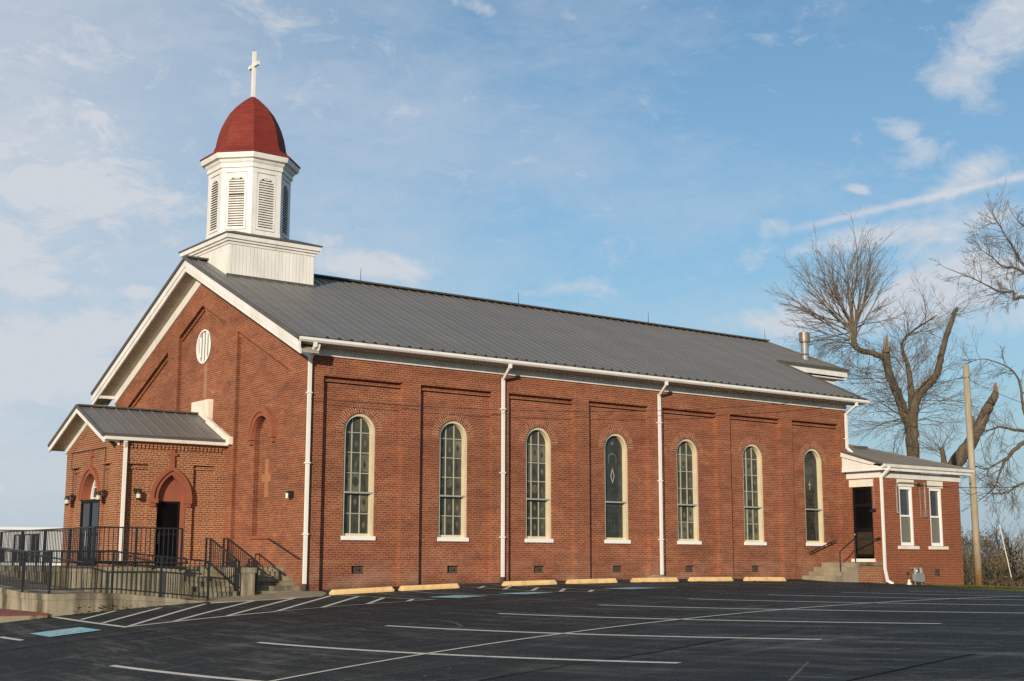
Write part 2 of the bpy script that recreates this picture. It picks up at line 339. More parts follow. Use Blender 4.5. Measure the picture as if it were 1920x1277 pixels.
# ------------------------------------------------------------------ mesh helpers
class MB:
    def __init__(s): s.v = []; s.f = []; s.mi = []; s.cur = 0
    def add(s, verts, faces):
        o = len(s.v); s.v += [tuple(p) for p in verts]
        for f in faces: s.f.append(tuple(i + o for i in f)); s.mi.append(s.cur)
        return s
    def box(s, x0, x1, y0, y1, z0, z1):
        x0, x1 = min(x0, x1), max(x0, x1); y0, y1 = min(y0, y1), max(y0, y1); z0, z1 = min(z0, z1), max(z0, z1)
        return s.add([(x0, y0, z0), (x1, y0, z0), (x1, y1, z0), (x0, y1, z0), (x0, y0, z1), (x1, y0, z1), (x1, y1, z1), (x0, y1, z1)],
                     [(0, 3, 2, 1), (4, 5, 6, 7), (0, 1, 5, 4), (1, 2, 6, 5), (2, 3, 7, 6), (3, 0, 4, 7)])
    def hexa(s, p):      # 4 bottom corners then 4 top corners
        return s.add(p, [(0, 3, 2, 1), (4, 5, 6, 7), (0, 1, 5, 4), (1, 2, 6, 5), (2, 3, 7, 6), (3, 0, 4, 7)])
    def bar(s, a, b, w, h=None, up=(0, 0, 1)):
        a = Vector(a); b = Vector(b); h = w if h is None else h
        d = (b - a).normalized(); upv = Vector(up)
        if abs(d.dot(upv)) > .98: upv = Vector((0, 1, 0))
        r = d.cross(upv).normalized(); u = r.cross(d).normalized()
        p = []
        for e in (a, b):
            for i, j in ((-1, -1), (1, -1), (1, 1), (-1, 1)): p.append(e + r * (i * w / 2) + u * (j * h / 2))
        return s.add(p, [(0, 1, 2, 3), (7, 6, 5, 4), (0, 4, 5, 1), (1, 5, 6, 2), (2, 6, 7, 3), (3, 7, 4, 0)])
    def tube(s, pts, rad, n=8, cap=True):
        pts = [Vector(p) for p in pts]
        if isinstance(rad, (int, float)): rad = [rad] * len(pts)
        o = len(s.v); pu = None
        for i, p in enumerate(pts):
            d = pts[min(i + 1, len(pts) - 1)] - pts[max(i - 1, 0)]
            if d.length < 1e-9: d = Vector((0, 0, 1))
            d.normalize()
            if pu is None:
                a = Vector((0, 0, 1)) if abs(d.z) < .9 else Vector((1, 0, 0)); pu = a.cross(d).normalized()
            else:
                pu = pu - d * pu.dot(d); pu = pu.normalized() if pu.length > 1e-6 else d.orthogonal().normalized()
            w = d.cross(pu)
            for k in range(n):
                t = 2 * math.pi * k / n; q = p + (pu * math.cos(t) + w * math.sin(t)) * rad[i]; s.v.append((q.x, q.y, q.z))
        for i in range(len(pts) - 1):
            for k in range(n):
                a = o + i * n + k; b = o + i * n + (k + 1) % n
                s.f.append((a, b, b + n, a + n)); s.mi.append(s.cur)
        if cap:
            s.f.append(tuple(o + k for k in range(n))[::-1]); s.mi.append(s.cur)
            e = o + (len(pts) - 1) * n; s.f.append(tuple(e + k for k in range(n))); s.mi.append(s.cur)
        return s
    def lathe(s, c, prof, n=16, rot=0.0):
        o = len(s.v)
        for r, z in prof:
            for k in range(n):
                t = 2 * math.pi * k / n + rot; s.v.append((c[0] + r * math.cos(t), c[1] + r * math.sin(t), z))
        for i in range(len(prof) - 1):
            for k in range(n):
                a = o + i * n + k; b = o + i * n + (k + 1) % n; s.f.append((a, b, b + n, a + n)); s.mi.append(s.cur)
        s.f.append(tuple(o + k for k in range(n))[::-1]); s.mi.append(s.cur)
        e = o + (len(prof) - 1) * n; s.f.append(tuple(e + k for k in range(n))); s.mi.append(s.cur)
        return s
    def holes(s, outer, hs, fn):
        loops = [[Vector((u, v, 0)) for u, v in outer]] + [[Vector((u, v, 0)) for u, v in h] for h in hs]
        flat = [p for l in loops for p in l]
        return s.add([fn(p.x, p.y) for p in flat], [tuple(t) for t in tessellate_polygon(loops)])
    def band(s, A, B, closed=True):       # ribbon between two equal-length loops of 3-D points
        n = len(A); m = n if closed else n - 1
        return s.add(list(A) + list(B), [(i, (i + 1) % n, n + (i + 1) % n, n + i) for i in range(m)])
    def prism(s, poly, f0, f1):           # polygon extruded between two mapping functions
        A = [f0(u, v) for u, v in poly]; B = [f1(u, v) for u, v in poly]; n = len(A)
        s.add(A + B, [tuple(range(n))[::-1], tuple(range(n, 2 * n))])
        return s.band(A, B)
    def build(s, name, mat, parent=None, smooth=False, label=None):
        me = bpy.data.meshes.new(name); me.from_pydata(s.v, [], s.f)
        for m in (mat if isinstance(mat, (list, tuple)) else [mat]): me.materials.append(m)
        if any(s.mi): me.polygons.foreach_set('material_index', s.mi)
        if smooth: me.polygons.foreach_set('use_smooth', [True] * len(me.polygons))
        me.update(); o = bpy.data.objects.new(name, me); col.objects.link(o)
        if parent: adopt(o, parent)
        if label: o['label'] = label
        return o
def adopt(o, parent):      # meshes are modelled in place; the inverse keeps them there when their thing's Empty has a base point
    o.parent = parent
    o.matrix_parent_inverse = Matrix.Translation(-Vector(parent.location)) if parent.parent is None else Matrix.Identity(4)
def thing(name, label, cat, loc, group=None):
    o = bpy.data.objects.new(name, None); col.objects.link(o); o.location = loc; o.empty_display_size = .3
    return tag(o, label, cat, group)
def tag(o, label, cat, group=None):
    o['label'] = label; o['category'] = cat
    if group: o['group'] = group
    return o
def struct(o, kind='structure'): o['kind'] = kind; return o
def lerp(a, b, t): return a + (b - a) * t
def arch_pts(a, zs, n=14):                # half circle, left to right
    return [(-a * math.cos(math.pi * i / n), zs + a * math.sin(math.pi * i / n)) for i in range(n + 1)]
def gothic_pts(a, h, zs, n=9):            # pointed arch, left to right
    xc = (h * h - a * a) / (2 * a); rr = a + xc; th = math.asin(min(1, h / rr)); L = []
    for i in range(n + 1):
        t = th * i / n; L.append((xc - rr * math.cos(t), zs + rr * math.sin(t)))
    return L + [(-x, z) for x, z in L[-2::-1]]

# ------------------------------------------------------------------ ground
PC = {(0, 0): -0.02526, (0, 1): 0.00289, (0, 2): 0.4739, (0, 3): 0.34302, (1, 0): 0.46185, (1, 1): 0.14706, (1, 2): -0.54564, (1, 3): 0.32208,
      (2, 0): -0.93478, (2, 1): 0.40966, (2, 2): 0.41789, (3, 0): 0.31365, (3, 1): -0.09579, (4, 0): -0.25023}
def H(x, y):
    xc = min(max(x, -15), 31); yc = min(max(y, -33), 1.0)
    a = (xc - 5) / 20; b = (yc + 10) / 20
    z = sum(c * a ** i * b ** j for (i, j), c in PC.items())
    d = math.hypot(x - xc, y - yc)
    return z - min(.045 * d, 3.0)
def sheet(name, xs, yf, n, lift, mat):
    b = MB(); m = len(xs)
    for x in xs:
        y0, y1 = yf(x)
        for j in range(n + 1):
            y = lerp(y0, y1, j / n); b.v.append((x, y, H(x, y) + lift))
    for i in range(m - 1):
        for j in range(n):
            k = i * (n + 1) + j; b.f.append((k, k + n + 1, k + n + 2, k + 1)); b.mi.append(0)
    return b.build(name, mat, smooth=True)
def spread(lim, n, k=2.2):
    L = []
    for i in range(-n, n + 1): t = i / n; L.append(lim * (abs(t) ** k) * (1 if t >= 0 else -1))
    return L
g = MB(); gx = spread(3000, 70, 3.2); gy = spread(3000, 70, 3.2)
for x in gx:
    for y in gy: g.v.append((x + 5, y - 5, H(x + 5, y - 5) - .05))
n = len(gy)
for i in range(len(gx) - 1):
    for j in range(n - 1): k = i * n + j; g.f.append((k, k + n, k + n + 1, k + 1)); g.mi.append(0)
struct(g.build('ground', M['grass'], smooth=True))
def lot_top(x):
    if x < -6.66: return -.86
    if x < 0: return .3
    if x < 21.2: return .06
    return lerp(-1.55, -2.3, min(1, (x - 21.2) / 4.5)) - max(0, x - 25.7) * .55
xs = sorted(set([-34 + i * .8 for i in range(36)] + [-6.661, -6.659, -.001, .001, 21.199, 21.201] + [-6 + i * .6 for i in range(66)]))
struct(sheet('parking_lot', xs, lambda x: (-46, lot_top(x)), 90, 0, M['asphalt']))
def lawn_z(x, y):
    base = .05 - max(0, x - 21.4) * .032 - max(0, x - 27.5) * .05
    return base
b = MB(); lx = [21.25 + i * .5 for i in range(40)]; ny = 24
for x in lx:
    y0 = lot_top(x) - .12
    for j in range(ny + 1):
        y = lerp(y0, 12, (j / ny) ** 1.6); t = min(1, (y - y0) / .7)
        b.v.append((x, y, lerp(H(x, y0) - .03, lawn_z(x, y), t) if y < 6 else lawn_z(x, y) - (y - 6) * .05))
for i in range(len(lx) - 1):
    for j in range(ny): k = i * (ny + 1) + j; b.f.append((k, k + ny + 1, k + ny + 2, k + 1)); b.mi.append(0)
struct(b.build('lawn_bank', M['grass'], smooth=True))
# grass blades along the lawn bank edge
rng = random.Random(5); b = MB()
for i in range(5200):
    x = 21.5 + rng.random() * 13; y = lot_top(x) + .1 + rng.random() ** 1.7 * 3.5
    if x < 25.8 and y > -1.45: continue
    z = lawn_z(x, y) - .01; a = rng.random() * 6.28; h = .03 + rng.random() * .05; w = .012; lx_ = rng.uniform(-.03, .03); ly_ = rng.uniform(-.03, .03)
    b.add([(x - w * math.cos(a), y - w * math.sin(a), z), (x + w * math.cos(a), y + w * math.sin(a), z), (x + lx_, y + ly_, z + h)], [(0, 1, 2)])
struct(b.build('grass', M['grass']), 'stuff')
# concrete walkway at the foot of the steps
b = MB(); wk = [(-3.05, -1.26), (-2.5, -1.4), (-2.09, -1.51), (-1.5, -1.58), (-1.08, -1.61), (-.6, -1.61), (-.25, -1.52), (.02, -1.2), (.2, -.8), (.3, -.42)]
bk = [(-3.05, .2), (-2.5, .2), (-2.09, .2), (-1.5, .2), (-1.08, .2), (-.6, .2), (-.25, .2), (.0, .0), (.08, -.06), (.22, -.1)]
nn = 8
for (x0, y0), (x1, y1) in zip(wk, bk):
    for j in range(nn + 1):
        x = lerp(x0, x1, j / nn); y = lerp(y0, y1, j / nn); b.v.append((x, y, H(x, y) + .022))
for i in range(len(wk) - 1):
    for j in range(nn): k = i * (nn + 1) + j; b.f.append((k, k + nn + 1, k + nn + 2, k + 1)); b.mi.append(0)
for i in range(len(wk) - 1):
    a, c = wk[i], wk[i + 1]
    b.add([(a[0], a[1], H(*a) - .02), (c[0], c[1], H(*c) - .02), (c[0], c[1], H(*c) + .022), (a[0], a[1], H(*a) + .022)], [(0, 1, 2, 3)])
struct(b.build('walkway', M['walk']))

# lot markings
def strip(b, p, q, w=.1, lift=.004, seg=.45):
    p = Vector(p); q = Vector(q); d = q - p; n = max(2, int(d.length / seg)); s = Vector((-d.y, d.x)).normalized() * w / 2
    o = len(b.v)
    for i in range(n + 1):
        c = p + d * i / n
        for e in (-1, 1): v = c + s * e; b.v.append((v.x, v.y, H(v.x, v.y) + lift))
    for i in range(n): k = o + 2 * i; b.f.append((k, k + 1, k + 3, k + 2)); b.mi.append(b.cur)
XS0, DX, YC, SK = -10.569, 2.531, -14.015, -.074
b = MB()
for k in range(1, 11):
    y0, y1 = -9.35, -18.82
    strip(b, (XS0 + k * DX + SK * (y0 - YC), y0), (XS0 + k * DX + SK * (y1 - YC), y1), .105)
strip(b, (-13.5, YC), (17.5, YC), .10, .008)
struct(b.build('stall_lines', M['line']))
b = MB()
for p, q in [[(-6.55, -.98), (-6.17, -4.27)], [(-6.17, -4.23), (-2.99, -4.40)], [(-6.32, -2.06), (-5.21, -1.08)], [(-6.24, -3.08), (-4.26, -1.31)],
             [(-6.17, -4.23), (-3.21, -1.34)], [(-5.16, -4.20), (-2.09, -1.54)], [(-4.04, -4.28), (-1.08, -1.64)], [(-2.97, -4.38), (-.12, -1.66)], [(-1.93, -4.46), (.29, -2.30)],
             [(-.81, -4.51), (.43, -3.18)], [(.21, -4.56), (.63, -4.14)], [(-8.31, -3.22), (-8.18, -4.16)],
             [(4.07, -1.90), (4.78, -1.17)], [(4.20, -2.81), (5.36, -1.56)], [(4.39, -3.70), (5.41, -2.67)], [(4.66, -4.51), (5.67, -3.46)], [(5.16, -5.03), (5.86, -4.35)]]:
    strip(b, p, q, .105, .004 if p[0] < -6.2 and q[1] < -4 else .008)
struct(b.build('aisle_lines', M['line']))
b = MB()
for p, q in [[(-2.99, -4.40), (.84, -4.70)], [(.10, -1.76), (.80, -4.77)], [(4.04, -1.10), (4.55, -4.38)], [(5.27, -.90), (5.91, -4.99)], [(4.55, -4.42), (5.13, -5.36)],
             [(2.03, -1.75), (2.04, -2.91)], [(2.06, -2.91), (2.82, -4.85)], [(7.33, -1.21), (8.25, -4.84)], [(9.95, -.82), (11.33, -4.18)], [(12.25, -1.02), (13.78, -4.18)], [(14.65, -1.0), (16.1, -4.2)]]:
    strip(b, p, q, .09, .0115)
struct(b.build('worn_stall_lines', M['line_old']))
def quad_patch(b, q, lift):
    n = 4; o = len(b.v)
    for i in range(n + 1):
        for j in range(n + 1):
            u, v = i / n, j / n
            x = lerp(lerp(q[0][0], q[1][0], u), lerp(q[3][0], q[2][0], u), v); y = lerp(lerp(q[0][1], q[1][1], u), lerp(q[3][1], q[2][1], u), v)
            b.v.append((x, y, H(x, y) + lift))
    for i in range(n):
        for j in range(n): k = o + i * (n + 1) + j; b.f.append((k, k + n + 1, k + n + 2, k + 1)); b.mi.append(0)
patches = [[(-7.80, -3.38), (-6.80, -3.38), (-6.70, -4.31), (-7.71, -4.31)], [(1.16, -3.92), (1.98, -3.86), (2.34, -4.70), (1.45, -4.79)],
           [(2.98, -4.19), (3.94, -4.15), (4.23, -4.84), (3.27, -4.92)], [(6.41, -4.10), (7.45, -4.04), (7.89, -4.72), (6.68, -4.85)]]
b = MB()
for q in patches: quad_patch(b, q, .0145)
struct(b.build('blue_markings', M['blue']))
b = MB()                                   # worn wheelchair symbols
for q in patches:
    cx = sum(p[0] for p in q) / 4; cy = sum(p[1] for p in q) / 4
    def P(u, v): return (cx + u * .8, cy + v * .75)
    ring = [(math.cos(t) * .24 - .05, math.sin(t) * .24 - .12) for t in [math.pi * (.75 + 1.35 * i / 12) for i in range(13)]]
    for i in range(12): strip(b, P(*ring[i]), P(*ring[i + 1]), .055, .0185)
    for l in ([(-.06, .3), (-.03, .02)], [(-.03, .02), (.2, .0)], [(.2, .0), (.3, -.3)], [(-.05, .17), (.14, .17)]): strip(b, P(*l[0]), P(*l[1]), .055, .0185)
    hd = [P(-.08 + .06 * math.cos(t), .4 + .06 * math.sin(t)) for t in [i * math.pi / 4 for i in range(8)]]
    b.add([(x, y, H(x, y) + .0185) for x, y in hd], [tuple(range(8))])
struct(b.build('wheelchair_symbols', M['symbol']))
b = MB()
rng = random.Random(77)
for pts, wd in (([(-15, -17.35), (-6.44, -17.32), (-5.44, -17.48), (-4.30, -17.58), (-2.75, -17.38), (-1.22, -17.34)], .05), ([(-13, -21.95), (-5.87, -21.90), (-4.35, -21.83), (-3.70, -21.80)], .055), ([(-13, -5.2), (-8.9, -5.26), (-7.04, -5.42), (-4.52, -5.39), (-2.71, -5.75)], .03)):
    fine = []
    for p, q in zip(pts, pts[1:]):
        n = max(2, int(math.dist(p, q) / .5))
        fine += [(lerp(p[0], q[0], i / n) + rng.gauss(0, .012), lerp(p[1], q[1], i / n) + rng.gauss(0, .022)) for i in range(n)]
    fine.append(pts[-1])
    for p, q in zip(fine, fine[1:]): strip(b, p, q, wd * rng.uniform(.6, 1.25), .003)
struct(b.build('sealed_cracks', M['seam']))
b = MB(); arc = [(-2.59, -8.57), (-2.36, -8.8), (-2.22, -9.2), (-2.24, -9.7), (-2.4, -10.2), (-2.75, -10.93), (-3.28, -11.4), (-3.89, -11.55), (-4.4, -11.3)]
for p, q in zip(arc, arc[1:]): strip(b, p, q, .06, .0025, .2)
for p, q in (((-6.0, -21.26), (-4.72, -20.40)), ((-2.3, -18.6), (-1.6, -19.3)), ((-9.5, -14.6), (-5.0, -15.9)), ((-8.0, -16.1), (-2.0, -19.6))): strip(b, p, q, .04, .0025)
for (x, y) in ((-1.91, -13.71), (-.77, -12.34), (-1.03, -13.28), (-1.99, -18.47), (-2.0, -18.74), (.2, -10.8), (.79, -9.33), (.98, -7.99), (-5.2, -12.6), (-3.4, -20.6)):
    n = 7; r = rng.uniform(.03, .09); P = [(x + r * rng.uniform(.4, 1.2) * math.cos(i * 6.283 / n), y + 1.6 * r * rng.uniform(.4, 1.2) * math.sin(i * 6.283 / n)) for i in range(n)]
    b.add([(u, v, H(u, v) + .003) for u, v in P], [tuple(range(n))])
struct(b.build('tyre_scuffs', M['scuff']))

# ------------------------------------------------------------------ the church
RL, RW, RID, EAV, SL = 21.3, 13.52, 6.76, 6.32, .459
def roof_z(y): return EAV + SL * (min(y, 2 * RID - y) + .6)     # top of the roof deck
CH = thing('church', 'long red brick church with grey metal roof, white trim and red domed belfry', 'church', (0, 0, 0))
PITCH, PX0, PW_, PZ, PD = 3.0, .457, 2.416, 5.5, .155
WA, WC = .485, .6317 + .486 + .085                                     # window half width, centre from panel edge
SILL, SPR = 1.29, 4.13
fy = lambda d: (lambda u, v: (u, d, v))                         # long wall: depth d into the wall
fx = lambda d: (lambda u, v: (d, u, v))
wall = MB()
panels = [[(PX0 + PITCH * k, -.55), (PX0 + PITCH * k + PW_, -.55), (PX0 + PITCH * k + PW_, PZ), (PX0 + PITCH * k, PZ)] for k in range(7)]
wall.holes([(0, -.6), (RL, -.6), (RL, 6.5), (0, 6.5)], panels, fy(0))
win = []
for k in range(7):
    P = panels[k]; x0, x1 = P[0][0], P[1][0]; cx = x0 + WC
    op = [(cx - WA, SILL)] + [(cx + u, v) for u, v in arch_pts(WA, SPR)] + [(cx + WA, SILL)]
    vx = cx + .03; vh = [(vx - .2, .42), (vx + .2, .42), (vx + .2, .63), (vx - .2, .63)]
    wall.holes(P, [op, vh] if k < 6 else [op], fy(PD)); wall.band([fy(0)(*p) for p in P], [fy(PD)(*p) for p in P])
    wall.band([fy(PD)(*p) for p in op], [fy(PD + .3)(*p) for p in op]); k < 6 and wall.band([fy(PD)(*p) for p in vh], [fy(PD + .16)(*p) for p in vh])
    # corbel course under the panel head with its row of brick ends
    wall.box(x0, x1, .078, PD + .05, PZ - .135, PZ - .068)
    nb = 20
    for i in range(nb):
        a = x0 + (i + .18) * PW_ / nb; wall.box(a, a + PW_ / nb * .58, .064, .0785, PZ - .128, PZ - .075)
    win.append((cx, vx))
o = wall.build('side_wall', M['brick'], CH)

# front wall with three stepped gable panels
def rake(y, drop): return EAV - .0 + SL * (min(y, 2 * RID - y) + .6) - drop
fw_ = MB(); rv = MB()
gab = [(0, -.6), (RW, -.6), (RW, 6.4), (RID, rake(RID, .22)), (0, 6.4)]
FD = .12
pr = [(.95, -.55), (4.28, -.55), (4.28, 7.22), (.95, 5.70)]
pl = [(2 * RID - u, v) for u, v in pr][::-1]
pc = [(5.1, .5), (8.42, .5), (8.42, 7.57), (RID, 8.33), (5.1, 7.57)]
fw_.holes(gab, [pr, pl, pc], fx(0))
niche = lambda cy: [(cy - .52, 1.40)] + [(cy + u, v) for u, v in arch_pts(.52, 4.12)] + [(cy + .52, 1.40)]
OC, OZ, OR = 6.79, 7.09, .52
oval = [(OC + OR * math.cos(i * math.pi / 14), OZ + OR * math.sin(i * math.pi / 14)) for i in range(28)]
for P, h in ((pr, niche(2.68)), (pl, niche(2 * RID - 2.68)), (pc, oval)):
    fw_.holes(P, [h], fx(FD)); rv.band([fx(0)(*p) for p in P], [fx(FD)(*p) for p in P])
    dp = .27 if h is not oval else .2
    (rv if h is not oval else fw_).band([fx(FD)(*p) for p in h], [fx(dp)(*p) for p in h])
    if h is not oval: fw_.add([fx(dp)(*p) for p in h], [tuple(range(len(h)))])
def rake_corbel(y0, z0, y1, z1):
    d = Vector((0, y1 - y0, z1 - z0)).normalized(); nrm = Vector((0, -d.z, d.y)); nrm = nrm if nrm.z > 0 else -nrm
    for off, x in ((.10, .06),):
        a = Vector((x + .05, y0, z0)) - nrm * off; c = Vector((x + .05, y1, z1)) - nrm * off; fw_.bar(a, c, .1, .07, up=(nrm.x, nrm.y, nrm.z))
rake_corbel(.98, 5.70, 4.26, 7.20); rake_corbel(2 * RID - .98, 5.70, 2 * RID - 4.26, 7.20)
rake_corbel(5.12, 7.57, RID, 8.33); rake_corbel(8.40, 7.57, RID, 8.33)
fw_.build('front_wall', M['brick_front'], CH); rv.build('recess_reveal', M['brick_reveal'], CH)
rear = MB(); rear.add([(0, RW, -.6), (RL, RW, -.6), (RL, RW, 6.4), (0, RW, 6.4)], [(0, 1, 2, 3)])
rear.add([(RL, 0, -.6), (RL, RW, -.6), (RL, RW, 6.4), (RL, RID, 9.45), (RL, 0, 6.4)], [(0, 1, 2, 3, 4)])
rear.build('rear_wall', M['brick'], CH)
# chancel behind, narrower with its own higher eaves
ch = MB(); CE = 3.55; CX = 25.4
ch.box(RL + .003, CX, CE + .35, 2 * RID - CE - .35, -1, 7.75); ch.build('chancel_wall', M['brick'], CH)

# roof: one folded sheet, standing seams and a ridge cap
rf = MB(); x0, x1 = -.62, RL + .5; T = .07
def slab(pts):
    A = [Vector(p) for p in pts]; B = [p - Vector((0, 0, T)) for p in A]; n = len(A)
    rf.add(A + B, [tuple(range(n)), tuple(range(n, 2 * n))[::-1]]); rf.band(A, B)
for sgn in (0, 1):
    Y = (lambda y: y) if sgn == 0 else (lambda y: 2 * RID - y)
    slab([(x0, Y(-.62), roof_z(-.62)), (x1, Y(-.62), roof_z(-.62)), (x1, Y(CE), roof_z(CE)), (x1, Y(RID), roof_z(RID)), (x0, Y(RID), roof_z(RID))])
    slab([(x1, Y(CE), roof_z(CE)), (25.95, Y(CE), roof_z(CE)), (24.75, Y(RID), roof_z(RID)), (x1, Y(RID), roof_z(RID))])
    i = 0; x = x0 + .03
    while x < 25.9:
        ya = -.60 if x < x1 - .02 else CE + .02; yb = RID - .05
        if x > 24.75: yb = lerp(RID, CE, (x - 24.75) / 1.2) - .05
        if yb > ya + .1: rf.bar((x, Y(ya), roof_z(ya) + .008), (x, Y(yb), roof_z(yb) + .008), .024, .036)
        x += .357
slab([(25.95, CE, roof_z(CE)), (25.95, 2 * RID - CE, roof_z(CE)), (24.75, RID, roof_z(RID))])
rf.build('roof', M['roof'], CH)
rc = MB(); rc.bar((x0, RID, roof_z(RID) + .035), (24.8, RID, roof_z(RID) + .035), .34, .05)
rc.bar((24.75, RID, roof_z(RID) + .02), (25.97, CE, roof_z(CE) + .02), .16, .05)
rc.bar((x0, -.60, roof_z(-.6) + .02), (x1, -.60, roof_z(-.6) + .02), .05, .10); rc.bar((x1, CE, roof_z(CE) + .02), (25.97, CE, roof_z(CE) + .02), .05, .10)
for s_ in (0, 1):
    Y = (lambda y: y) if s_ == 0 else (lambda y: 2 * RID - y)
    for x in (x0 - .01, x1 + .01):
        ye = RID if x < 0 else CE
        rc.bar((x, Y(-.62), roof_z(-.62) + .01), (x, Y(ye), roof_z(ye) + .01), .05, .09)
rc.build('ridge_cap', M['roof_dark'], CH)
x = .15; cm = None
while x < x1:
    if cm is None: clips = MB(); clips.box(0, .05, -.66, -.58, roof_z(-.6) + .055, roof_z(-.6) + .10); o = clips.build('snow_guard', M['bronze'], CH); cm = o.data
    else: o = bpy.data.objects.new('snow_guard', cm); col.objects.link(o); adopt(o, CH)
    o.location.x = x; x += .357
for x in (5.46, 11.94, 18.2, 24.7):
    rd = MB(); rd.tube([(x, RID, roof_z(RID)), (x, RID, roof_z(RID) + .12), (x, RID, roof_z(RID) + .5)], [.02, .012, .006], 6); rd.build('lightning_rod', M['wire'], CH)
# eaves: gutter, soffit and frieze
e = MB(); gp = [(-.56, 6.225), (-.63, 6.235), (-.67, 6.28), (-.665, 6.345), (-.56, 6.345)]
e.prism(gp, lambda u, v: (x0, u, v), lambda u, v: (x1, u, v)); e.build('gutter', M['gutter'], CH)
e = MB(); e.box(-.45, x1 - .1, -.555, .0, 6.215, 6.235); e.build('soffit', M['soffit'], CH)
e = MB(); e.box(.0, RL + .003, -.035, -.002, 6.02, 6.214); e.box(.0, RL + .003, -.05, -.0351, 6.01, 6.04); e.build('frieze', M['white'], CH)
# gable trim: barge boards at the verge, boarded soffit and the inner frieze on the brick
for sgn in (0, 1):
    Y = (lambda y: y) if sgn == 0 else (lambda y: 2 * RID - y)
    t = MB(); RD = .13
    def rp(y, d): return roof_z(y) - d
    for xx, d0, d1 in ((x0 + .0, .075, .26), (x0 + .03, .26, .40)):
        t.hexa([(xx, Y(-.62), rp(-.62, d1)), (xx + .05, Y(-.62), rp(-.62, d1)), (xx + .05, Y(RID), rp(RID, d1)), (xx, Y(RID), rp(RID, d1)),
                (xx, Y(-.62), rp(-.62, d0)), (xx + .05, Y(-.62), rp(-.62, d0)), (xx + .05, Y(RID), rp(RID, d0)), (xx, Y(RID), rp(RID, d0))])
    t.build('barge_board', M['white'], CH)
    t = MB(); a, c = x0 + .081, -.04
    yy = -.6; i = 0
    while yy < RID:
        y2 = min(RID, yy + .62)
        t.hexa([(a, Y(yy), rp(yy, .36)), (c, Y(yy), rp(yy, .36)), (c, Y(y2 - .02), rp(y2 - .02, .36)), (a, Y(y2 - .02), rp(y2 - .02, .36)),
                (a, Y(yy), rp(yy, .32)), (c, Y(yy), rp(yy, .32)), (c, Y(y2 - .02), rp(y2 - .02, .32)), (a, Y(y2 - .02), rp(y2 - .02, .32))]); yy = y2
    t.hexa([(a, Y(-.6), rp(-.6, .315)), (c, Y(-.6), rp(-.6, .315)), (c, Y(RID), rp(RID, .315)), (a, Y(RID), rp(RID, .315)),
            (a, Y(-.6), rp(-.6, .29)), (c, Y(-.6), rp(-.6, .29)), (c, Y(RID), rp(RID, .29)), (a, Y(RID), rp(RID, .29))])
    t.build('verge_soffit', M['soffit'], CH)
    t = MB(); ya = .0
    t.hexa([(-.045, Y(ya - .04), rp(ya, .66)), (-.002, Y(ya - .04), rp(ya, .66)), (-.002, Y(RID), rp(RID, .66)), (-.045, Y(RID), rp(RID, .66)),
            (-.045, Y(ya - .04), rp(ya, .365)), (-.002, Y(ya - .04), rp(ya, .365)), (-.002, Y(RID), rp(RID, .365)), (-.045, Y(RID), rp(RID, .365))])
    t.build('gable_frieze', M['white'], CH)
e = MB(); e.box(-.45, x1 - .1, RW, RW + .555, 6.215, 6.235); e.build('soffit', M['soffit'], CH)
e = MB(); e.prism([(2 * RID - u, v) for u, v in gp], lambda u, v: (x0, u, v), lambda u, v: (x1, u, v)); e.build('gutter', M['gutter'], CH)
e = MB(); e.box(.0, RL, RW + .002, RW + .035, 6.02, 6.214); e.build('frieze', M['white'], CH)
e = MB(); e.box(-.54, -.05, RW - .02, RW + .55, 6.12, 6.214); e.build('eave_return', M['white'], CH)
e = MB(); e.hexa([(-.05, -.6, 6.0), (.0, -.6, 6.17), (.0, -.03, 6.17), (-.05, -.03, 5.9), (-.05, -.6, 6.2), (.0, -.6, 6.2), (.0, -.03, 6.2), (-.05, -.03, 6.2)]); e.build('eave_return', M['white'], CH)

# arched stained glass windows
def ring(b, cx, a0, a1, zs, y0, y1, n=14, down=None):
    A = [(cx + u, y0, v) for u, v in ([(-a0, down)] if down is not None else []) + arch_pts(a0, zs, n) + ([(a0, down)] if down is not None else [])]
    B = [(cx + u, y0, v) for u, v in ([(-a1, down)] if down is not None else []) + arch_pts(a1, zs, n) + ([(a1, down)] if down is not None else [])]
    A2 = [(x, y1, z) for x, y, z in A]; B2 = [(x, y1, z) for x, y, z in B]
    b.band(A, B, False); b.band(A2, B2, False); b.band(A, A2, False); b.band(B, B2, False)
def lozenge(b, cx, cz, w, h, y):
    b.add([(cx - w, y, cz), (cx, y, cz - h), (cx + w, y, cz), (cx, y, cz + h)], [(0, 1, 2, 3)])
def disc(b, cx, cz, r, y, rz=None, n=14):
    b.add([(cx + r * math.cos(2 * math.pi * i / n), y, cz + (rz or r) * math.sin(2 * math.pi * i / n)) for i in range(n)], [tuple(range(n))])
VENT = PD + .1
